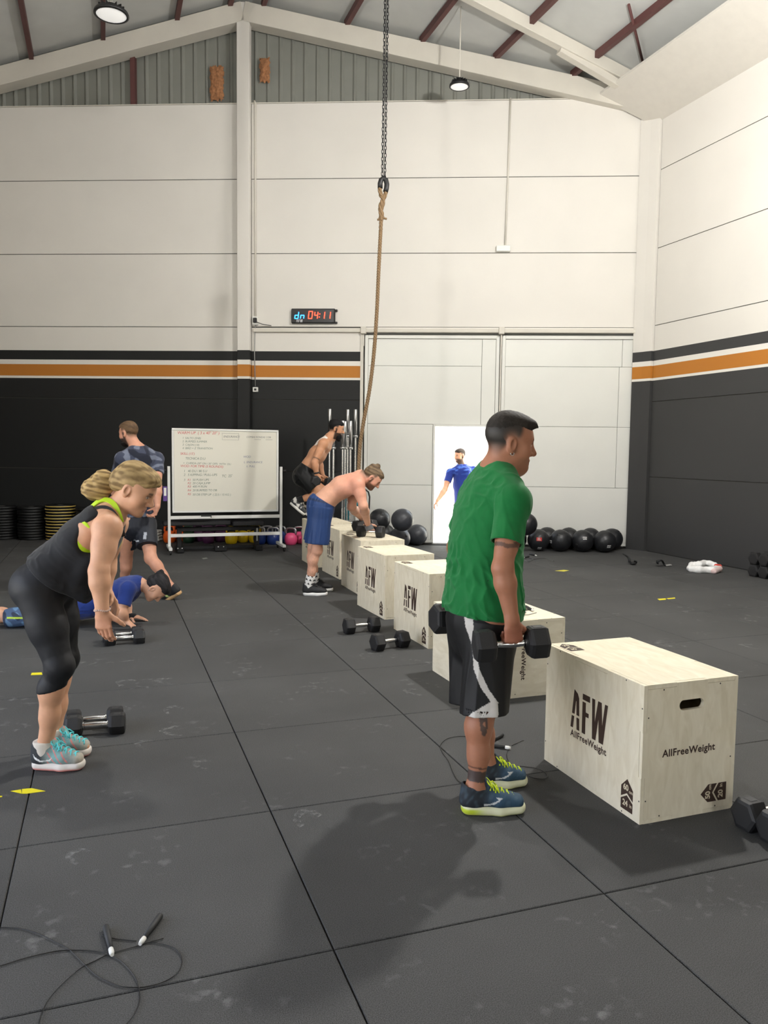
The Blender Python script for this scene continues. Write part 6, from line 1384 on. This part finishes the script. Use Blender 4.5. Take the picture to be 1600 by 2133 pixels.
# ------------------------------------------------------------------ bent man with a bun
def man_bun():
    f, l = CR*math.cos(.04)+CF*math.sin(.04), CF*math.cos(.04)-CR*math.sin(.04); base = G(652, 1240); R_ = person('shirtless man with a hair bun in blue shorts leaning on dumbbells', base); skin = lin(214, 162, 136)
    hip = AT(668, 1052, 8.50); shc = AT(741, 1003, 8.50); c0 = np.array(DB_BUN[0].matrix_world @ Vector((0, 0, .0635))); c1 = np.array(DB_BUN[1].matrix_world @ Vector((0, 0, .0635)))
    shR, shL = AT(745, 1008, 8.34), AT(737, 1010, 8.70); wrR = c0+UP*.085-CR*.035; wrL = c1+UP*.085-CR*.04; elR = AT(757, 1054, 8.30); elL = AT(733, 1056, 8.72)
    hpR, hpL = hip-l*.095-UP*.01, hip+l*.095-UP*.01; knR, anR = AT(660, 1146, 8.42), AT(643, 1218, 8.46); knL, anL = AT(652, 1142, 8.64), AT(656, 1208, 8.72); anR[2] = anL[2] = .105
    nb = AT(752, 993, 8.50); H = Head(AT(776, 995, 8.48), nrm(CR*.72-UP*.69), nrm(UP*.72+CR*.69), 1.0)
    secs = [(nb-f*.03-UP*.015, .10, .065), (AT(735, 1005, 8.50), .180, .105), (AT(712, 1015, 8.50), .172, .120), (AT(690, 1031, 8.50), .150, .108), (AT(676, 1045, 8.50), .155, .112), (hip, .165, .12)]
    F = Field(); torso(F, secs, l); F.cone(nb, shR, .058, .062, .05); F.cone(nb, shL, .058, .062, .05); arm(F, shR, elR, wrR, 1.18); arm(F, shL, elL, wrL, 1.18); F.ell(AT(728, 1018, 8.36), [f, l, UP], [.10, .05, .07], .04)
    hd = nrm(c0+UP*.015-CR*.0-wrR); hand(F, wrR, hd, -UP*.3+CF*.8, CR, (.9, 1.2, .7), 1.0, (.6, .4)); hand(F, wrL, nrm(c1+UP*.015-wrL), -UP*.3-CF*.8, CR, (.9, 1.2, .7), 1.0)
    leg(F, hpR, knR, anR, -f, 1.0); leg(F, hpL, knL, anL, -f, 1.0); foot(F, anR, CR); foot(F, anL, CR); add_head(F, H, nb, .060, 1.0, 1.05)
    V, Q = field_mesh(F, .0075, [H.box(.0050), bx(wrR+hd*.05, .10, .0046)]); C = np.tile(skin, (len(V), 1)); C = mixc(C, lin(212, 140, 120), sm(.35, .05, np.linalg.norm(V-shR, axis=1))*.5); C = head_colour(C, V, H, skin, lin(96, 80, 64), lin(60, 46, 38), lin(110, 82, 66), hairline=.08, beard_y=.0)
    sdv = nrm(anR-knR); C = mixc(C, lin(150, 108, 88), ((((V-knR)@sdv) > .03) & (V[:, 2] < .5)).astype(float)*.25*np.clip(.5+wob(V.T, 160, 2), 0, 1)); np_obj('body', V, Q, SKIN, R_, C)
    hair_mesh(R_, H, CAP+[((0, -.075, .085), (.036, .040, .038), .02), ((0, -.045, .128), (.028, .030, .030), .014), ((0, -.07, .02), (.065, .05, .05), .03)], FACE_CUT, (84, 68, 52), (126, 106, 82), .0055, (.002, 360, 2))
    q = MB(); pts = [H.P(.079*math.cos(t), .004-.072*math.sin(t)*.0+.02*math.cos(2*t), .030+.060*math.sin(t)*0)-base for t in (0, .1)]; 
    def bl(C, V): return mixc(C, lin(18, 22, 34), (np.abs((V-hip)@UP-.055+.20*((V-hip)@f)) < .012).astype(float)*.6)
    shorts(R_, [(AT(683, 1036, 8.50), .166, .122), (hip, .205, .145), (hip-UP*.06, .205, .145)], l, [(hpR-UP*.02, AT(660, 1133, 8.42), f, .128, .105, .122, .108), (hpL-UP*.02, AT(655, 1128, 8.62), f, .120, .105, .118, .105)], (36, 62, 110), .0065, (.011, 55, 3), bl, waist=(AT(678, 1043, 8.50), nrm(AT(700, 1022, 8.5)-hip)+UP*.5))
    for an, kn in ((anR, knR), (anL, knL)):
        Fk = Field(); d = nrm(kn-an); Fk.ecap(an-d*.03, an+d*.115, f, .047, .046, .050, .047, .02, flat=True); V, Q = field_mesh(Fk, .0055); C = np.tile(lin(232, 230, 226), (len(V), 1)); t = (V-an)@d; x = (V-an)@f; tri = ((np.floor((t+.03)/.042) % 2)*.02); u_ = ((x+tri) % .04)/.04; w_ = ((t+.03) % .042)/.042; C = mixc(C, lin(20, 20, 22), ((w_ > .25) & (w_ < .8) & (np.abs(u_-.5) < .38*(.8-w_)/.55)).astype(float)); np_obj('sock', V, Q, CLOTH, R_, C)
    def uc(V, x, y, z): return np.tile(lin(30, 30, 31), (len(x), 1))
    shoe(R_, 'shoe', anR-UP*.01, CR+CF*.02-UP*.0, UP, .285, .10, uc, lin(226, 224, 220), anR[2]-.010-.030, lace=black_plastic, vox=.0055); shoe(R_, 'shoe', anL-UP*.01, CR+CF*.05, UP, .285, .10, uc, lin(226, 224, 220), anL[2]-.010-.030, lace=black_plastic, vox=.0055)
    for w_, c in ((wrR, c0), (wrL, c1)):
        d = nrm(c-w_); Fg = Field(); Fg.ecap(w_-d*.035, w_+d*.015, CR, .037, .030, .040, .030, .01, flat=True); V, Q = field_mesh(Fg, .005); np_obj('wrist_strap', V, Q, CLOTH, R_, np.tile(lin(26, 26, 28), (len(V), 1)))
        Fg = Field(); Fg.ecap(w_+d*.018, w_+d*.075, CR, .044, .028, .048, .026, .01, flat=True); V, Q = field_mesh(Fg, .005); np_obj('workout_glove', V, Q, CLOTH, R_, np.tile(lin(104, 106, 108), (len(V), 1)))
man_bun()

# ------------------------------------------------------------------ man jumping on the far box
def man_jumper():
    f, l = CR*math.cos(.05)+CF*math.sin(.05), CF*math.cos(.05)-CR*math.sin(.05); D0 = 11.05; A = lambda x, y, dd=0: AT(x, y, D0+dd); base = G(640, 1172); base[2] = .6; R_ = person('shirtless bearded man in black shorts jumping onto the farthest box', base); skin = lin(196, 142, 108)
    hip = A(632, 992); shc = A(678, 922); shR, shL = A(674, 924, -.17), A(684, 920, .17); elR, wrR = A(655, 964, -.23), A(660, 988, -.21); elL, wrL = A(665, 962, .26), A(672, 990, .24)
    hpR, hpL = hip-l*.095, hip+l*.095; knR, knL = A(668, 1026, -.10), A(674, 1022, .12); anR, anL = A(620, 1043, -.10), A(634, 1050, .12)
    nb = A(689, 912); H = Head(A(701, 893), nrm(CR*.97-UP*.22), nrm(UP*.97+CR*.22), 1.0)
    secs = [(nb-f*.02, .09, .065), (A(675, 928), .180, .105), (A(661, 947), .170, .118), (A(645, 970), .150, .108), (hip, .165, .12)]
    F = Field(); torso(F, secs, l); F.cone(nb, shR, .055, .06, .05); F.cone(nb, shL, .055, .06, .05); arm(F, shR, elR, wrR, 1.12); arm(F, shL, elL, wrL, 1.12); hd = nrm(CR*.35-UP); hand(F, wrR, hd, l, CR, (1.1, 1.3, .8), 1.0); hand(F, wrL, hd, -l, CR, (1.1, 1.3, .8), 1.0)
    leg(F, hpR, knR, anR, nrm(-CR*.3-UP), 1.05); leg(F, hpL, knL, anL, nrm(-CR*.3-UP), 1.05); add_head(F, H, nb, .058, 1.05, 1.05)
    V, Q = field_mesh(F, .0085, [H.box(.006)]); C = np.tile(skin, (len(V), 1)); C = head_colour(C, V, H, skin, lin(22, 20, 20), lin(24, 20, 20), lin(20, 18, 18), hairline=.075, nape=-.05)
    ps = (V-A(662, 913, -.12)); C = mixc(C, lin(236, 232, 226), ((np.abs(ps@nrm(A(640, 948)-A(685, 900))) < .10) & (np.abs(ps@l) < .055) & ((V-shc)@nrm(UP-CR*.6) > .03)).astype(float)); ud = nrm(elR-shR); C = mixc(C, lin(60, 48, 44), ((np.abs((V-shR)@ud-.24) < .008) & (np.linalg.norm(V-elR, axis=1) < .1)).astype(float)*.7); np_obj('body', V, Q, SKIN, R_, C)
    hair_mesh(R_, H, CAP+[((0, -.03, .06), (.078, .09, .078), .02)], FACE_CUT, (20, 19, 20), None, .0065, (.002, 180, 2)); hair_mesh(R_, H, [((0, .055, -.095), (.056, .050, .045), .02), ((0, .065, -.13), (.038, .035, .04), .02)], [((0, .065, -.040), (.08, .08, .030), .01)], (20, 18, 18), None, .0065, (.003, 150, 2), 'beard')
    shorts(R_, [(A(650, 965), .166, .120), (hip, .205, .148), (hip+f*.05-UP*.03, .205, .14)], l, [(hpR, A(655, 1018, -.10), nrm(UP+CR), .118, .112, .112, .108), (hpL, A(660, 1015, .12), nrm(UP+CR), .118, .112, .112, .108)], (17, 18, 19), .0075, (.010, 55, 3), waist=(A(643, 973), nrm(A(660, 948)-hip)))
    def uc(V, x, y, z): return mixc(np.tile(lin(52, 54, 56), (len(x), 1)), lin(206, 204, 198), sm(.1, .4, wob(V.T, 60, 3)))
    td = nrm(A(636, 1076)-A(602, 1046)); shoe(R_, 'shoe', anR, nrm(td+CF*.1), nrm(UP*.75+CR*.55), .285, .10, uc, lin(214, 212, 205), .075, vox=.0065); shoe(R_, 'shoe', anL, nrm(td+CF*.1), nrm(UP*.75+CR*.55), .285, .10, uc, lin(214, 212, 205), .07, vox=.0065)
    for an, kn in ((anR, knR), (anL, knL)):
        d = nrm(kn-an); Fk = Field(); Fk.ecap(an-d*.02, an+d*.085, UP, .045, .044, .049, .047, .02, flat=True); V, Q = field_mesh(Fk, .0065); np_obj('sock', V, Q, CLOTH, R_, np.tile(lin(34, 34, 36), (len(V), 1)))
    q = MB(); c = wrR-base; ud = nrm(elR-wrR); v1 = nrm(np.cross(ud, CF)); q.tube([c+ud*.02+.034*(math.cos(t)*v1+math.sin(t)*np.cross(ud, v1)) for t in np.linspace(0, 6.283, 15)[:-1]], .011, 8, closed=True); q.build('wrist_watch', black_plastic, R_)
    o = copy_tree(dbA, 'black hex dumbbell in the near hand of the jumping man'); orient(o, A(651, 1001, -.24), nrm(CR*.45-CF*.9), .3); o = copy_tree(dbA, 'black hex dumbbell in the far hand of the jumping man, mostly hidden'); orient(o, wrL+hd*.10, nrm(CR*.6-CF*.8), .3)
man_jumper()

# ------------------------------------------------------------------ man in the doorway
def man_door():
    D0 = 13.75; A = lambda x, y, dd=0: AT(x, y, D0+dd); f = nrm(-CF*.75-CR*.66); l = np.cross(UP, f); base = A(965, 1100); base[2] = -.012; R_ = person('bearded man in blue T-shirt coming in through the lit doorway', base); skin = lin(206, 152, 122)
    shc = A(962, 983); hip = A(966, 1050); shR, shL = A(938, 985, .02), A(986, 980, .05); elR, wrR = A(927, 1019, -.10), A(911, 1043, -.25); elL, wrL = A(1000, 1018, .1), A(1004, 1052, 0)
    hpR, hpL = hip-l*.09, hip+l*.09; knR = A(960, 1098, -.12); knL = A(972, 1098, .05); anR = A(955, 1145, 0); anL = A(975, 1143, .15); anR[2] = anL[2] = .085
    nb = A(962, 972); H = Head(A(958, 949), nrm(-CR*.80-CF*.58-UP*.12), UP, 1.0)
    secs = [(nb, .08, .065), (shc+UP*.01, .165, .10), (A(964, 1010), .165, .115), (A(966, 1032), .150, .11), (hip, .16, .115)]
    F = Field(); torso(F, secs, l); F.cone(nb, shR, .052, .055, .05); F.cone(nb, shL, .052, .055, .05); arm(F, shR, elR, wrR, 1.05); arm(F, shL, elL, wrL, 1.05); hand(F, wrR, nrm(-UP*.75-CR*.5), nrm(CR*.5-UP*.4), -CF, (.4, .5, .3), 1.0, spread=.1); hand(F, wrL, -UP, -l, f, (.4, .5, .3), 1.0)
    leg(F, hpR, knR, anR, -f, 1.0); leg(F, hpL, knL, anL, -f, 1.0); add_head(F, H, nb, .055, 1.0, 1.03); V, Q = field_mesh(F, .0095, [H.box(.0065), bx(wrR-UP*.05, .1, .0065)]); C = np.tile(skin, (len(V), 1)); C = head_colour(C, V, H, skin, lin(56, 44, 38), lin(48, 38, 32), lin(72, 54, 44), hairline=.075); np_obj('body', V, Q, SKIN, R_, C)
    hair_mesh(R_, H, CAP, FACE_CUT, (58, 48, 42), None, .007, (.0015, 200, 2))
    def bf(C, V): n = wob(V.T, 60, 5); m = sm(-.02, .10, V[:, 2]-shc[2]+.06)*sm(.0, .4, n); return mixc(C, lin(70, 104, 190), m)
    tshirt(R_, [(nb, .085, .07), (shc+UP*.012, .172, .108), (A(964, 1010), .178, .128), (A(966, 1032), .170, .125), (hip-UP*.04, .178, .13)], l, [(shR, elR), (shL, elL)], (33, 52, 132), (nb+UP*.05, nb-UP*.018+f*.02), (.068, .066), (hip-UP*.02, -UP), .0095, .19, (.068, .064), (.006, 70, 5), colfn=bf)
    shorts(R_, [(hip+UP*.06, .155, .115), (hip-UP*.05, .172, .13)], l, [(hpR-UP*.02, knR+UP*.06, f, .115, .1, .105, .098), (hpL-UP*.02, knL+UP*.06, f, .115, .1, .105, .098)], (30, 32, 40), .0095)
    for an in (anR, anL): shoe(R_, 'shoe', an, f, UP, .28, .10, lin(60, 62, 66), lin(220, 220, 218), an[2]-.020, vox=.009)
man_door()

# ================================================================== THINGS LYING BY THE RIGHT WALL
def lump(name, label, cat, paths, cols, vox=.006, noise=(.004, 60, 3), m=None):
    """soft cloth built from fat strands (points with radius), laid on the floor"""
    base = np.array(paths[0][0][0]); base[2] = 0; t = thing(name, label, cat, tuple(base)); t['org'] = [float(q) for q in base]
    for nm, pts, col in zip(cols[0], paths, cols[1]):
        F = Field()
        for (a, ra), (b, rb) in zip(pts[:-1], pts[1:]): F.cone(a, b, ra, rb, .02)
        F.plane((0, 0, .001), -UP, .003); F.disp = folds(*noise, CR, .6); V, Q = field_mesh(F, vox); np_obj(nm, V, Q, m or CLOTH, t, np.tile(lin(*col), (len(V), 1)))
    return t
C8 = lambda x, y, z: G(1280+x/5, 1140+y/5, z)
lump('towel', 'white towel with a red end crumpled on the floor by the right wall', 'towel', [
    [(C8(800, 225, .04), .045), (C8(880, 235, .04), .05), (C8(960, 240, .03), .045), (C8(1020, 238, .04), .045), (C8(1080, 215, .05), .045), (C8(1040, 190, .07), .04), (C8(990, 170, .08), .04), (C8(930, 165, .08), .04), (C8(880, 185, .08), .045), (C8(810, 190, .06), .045), (C8(790, 220, .04), .045)],
    [(C8(1035, 250, .03), .04), (C8(1090, 225, .04), .045)], [(C8(1060, 195, .08), .030), (C8(1095, 200, .07), .032)]], (['towel_cloth', 'pink_corner', 'red_corner'], [(232, 232, 230), (226, 200, 196), (206, 70, 58)]), .009, (.008, 45, 3))
def strip(name, label, pts, w_, m, m2=None):
    P_ = spline(pts, 5); base = P_[0].copy(); base[2] = 0; t = thing(name, label, 'wrist wrap', tuple(base)); q = MB(); vs = []; fs = []
    for i, p in enumerate(P_):
        for s_, h_ in ((-1, 0), (1, 0), (1, .018), (-1, .018)): vs.append(p-base+CR*.02*s_*0+CF*w_*s_*.5+UP*h_)
    for i in range(len(P_)-1):
        for k in range(4): fs.append((i*4+k, i*4+(k+1) % 4, (i+1)*4+(k+1) % 4, (i+1)*4+k))
    fs += [(0, 1, 2, 3), tuple(4*(len(P_)-1)+k for k in (3, 2, 1, 0))]; q.add(vs, fs, 0, True); q.build('band', m, t)
    return t
bk = mat('black_nylon', (22, 22, 23), .7); gy = mat('grey_velcro', (150, 150, 148), .7)
strip('wrist_wrap', 'black wrist wrap standing half unrolled on the floor near the corner', [C8(100, 82, .10), C8(130, 100, .085), C8(155, 130, .06), C8(160, 165, .02), C8(185, 172, .012), C8(215, 165, .02), C8(222, 150, .05)], .13, bk)
t = strip('wrist_wrap', 'black wrist wrap with grey fastener lying between the other wrap and the towel', [C8(450, 175, .02), C8(445, 158, .06), C8(470, 142, .085), C8(495, 145, .07), C8(510, 170, .03), C8(525, 195, .004)], .085, bk)
o0 = np.array(t.location); q = MB(); q.obox(C8(560, 186, .012)-o0, [nrm(CR+UP*.15), CF, UP], [.04, .035, .004], 0, .002); q.build('fastener', gy, t)
# pale folded cloths beside the orange kettlebells
for k in range(4):
    g = GW(325, .20+.01*k); q = MB(); q.obox((g[0], g[1], .028+k*.047), [WU, WN, UP], [.085-.004*k, .10, .0225], 0, .012); tag(q.build('folded_cloth', mat('pale_cloth', (196, 194, 186), .85, bump=.3, bscale=80)), 'pale folded cloth beside the orange kettlebells, %s of the pile' % ['lowest', 'second', 'third', 'topmost'][k], 'cloth', 'pale folded cloths')
# sign and kerb on the building outside
sg_ = mat('sign_green', (150, 168, 40), .6)
for (txt, px, py, sz) in (('Chenna', 989, 908, .16), ('Sub', 996, 915, .14)):
    me = text_mesh(txt, sz, offset=.002); lettering(me, sg_, frame(FP(px, py, .02), WU, UP), facade, 'sign_letters')
q = MB(); c = FP(915, 1095, .25); q.obox((c[0], c[1], .15), [WU, WN, UP], [6, .15, .35]); struct(q.build('trim_17', mat('kerb_ochre', (214, 180, 130), .8)))

# chalk prints left on the rubber mats
ck = bpy.data.materials.new('chalk'); ck.use_nodes = True; n_ = ck.node_tree; b_ = n_.nodes['Principled BSDF']; b_.inputs['Base Color'].default_value = (.42, .42, .41, 1); b_.inputs['Roughness'].default_value = .9
ge_n = n_.nodes.new('ShaderNodeNewGeometry'); nz_ = n_.nodes.new('ShaderNodeTexNoise'); nz_.inputs['Scale'].default_value = 38; nz_.inputs['Detail'].default_value = 6; n_.links.new(ge_n.outputs['Position'], nz_.inputs['Vector'])
mr_ = n_.nodes.new('ShaderNodeMapRange'); mr_.inputs[1].default_value = .44; mr_.inputs[2].default_value = .70; mr_.inputs[3].default_value = 0; mr_.inputs[4].default_value = .34; n_.links.new(nz_.outputs[0], mr_.inputs[0]); n_.links.new(mr_.outputs[0], b_.inputs['Alpha'])
rk = random.Random(5)
for (px, py, a0, sz) in ((262, 1421, 0, 1), (345, 1418, .4, 1), (252, 1478, .2, .9), (362, 1477, .1, .9), (360, 1521, .3, 1), (300, 1548, .2, .8), (190, 1216, .1, .8), (395, 1237, .3, .8), (420, 1590, .3, .8), (1240, 1268, 0, 1), (1330, 1252, .2, 1.1), (1440, 1275, .4, 1.1), (1560, 1290, .2, 1), (1390, 1342, .3, 1.2), (1560, 1345, .1, 1), (860, 1440, .2, .9), (640, 1700, .1, .9), (1030, 1490, .3, .8), (500, 1400, .1, .8), (160, 1778, .2, .7)):
    c = G(px, py); q = MB(); vs = []; n = 14; ang = YAW+a0+rk.uniform(-.4, .4)
    for i in range(n+1):
        t_ = math.pi*(.1+1.0*i/n)
        for rr in (1, .62):
            x_, y_ = .075*sz*rr*math.cos(t_)*(1+.1*rk.uniform(-1, 1)), .13*sz*rr*math.sin(t_)-.05; vs.append((x_*math.cos(ang)-y_*math.sin(ang), x_*math.sin(ang)+y_*math.cos(ang), .0008))
    q.add(vs, [(2*i, 2*i+1, 2*i+3, 2*i+2) for i in range(n)]); o = q.build('chalk_mark', ck, floor); o.location = (c[0], c[1], 0)
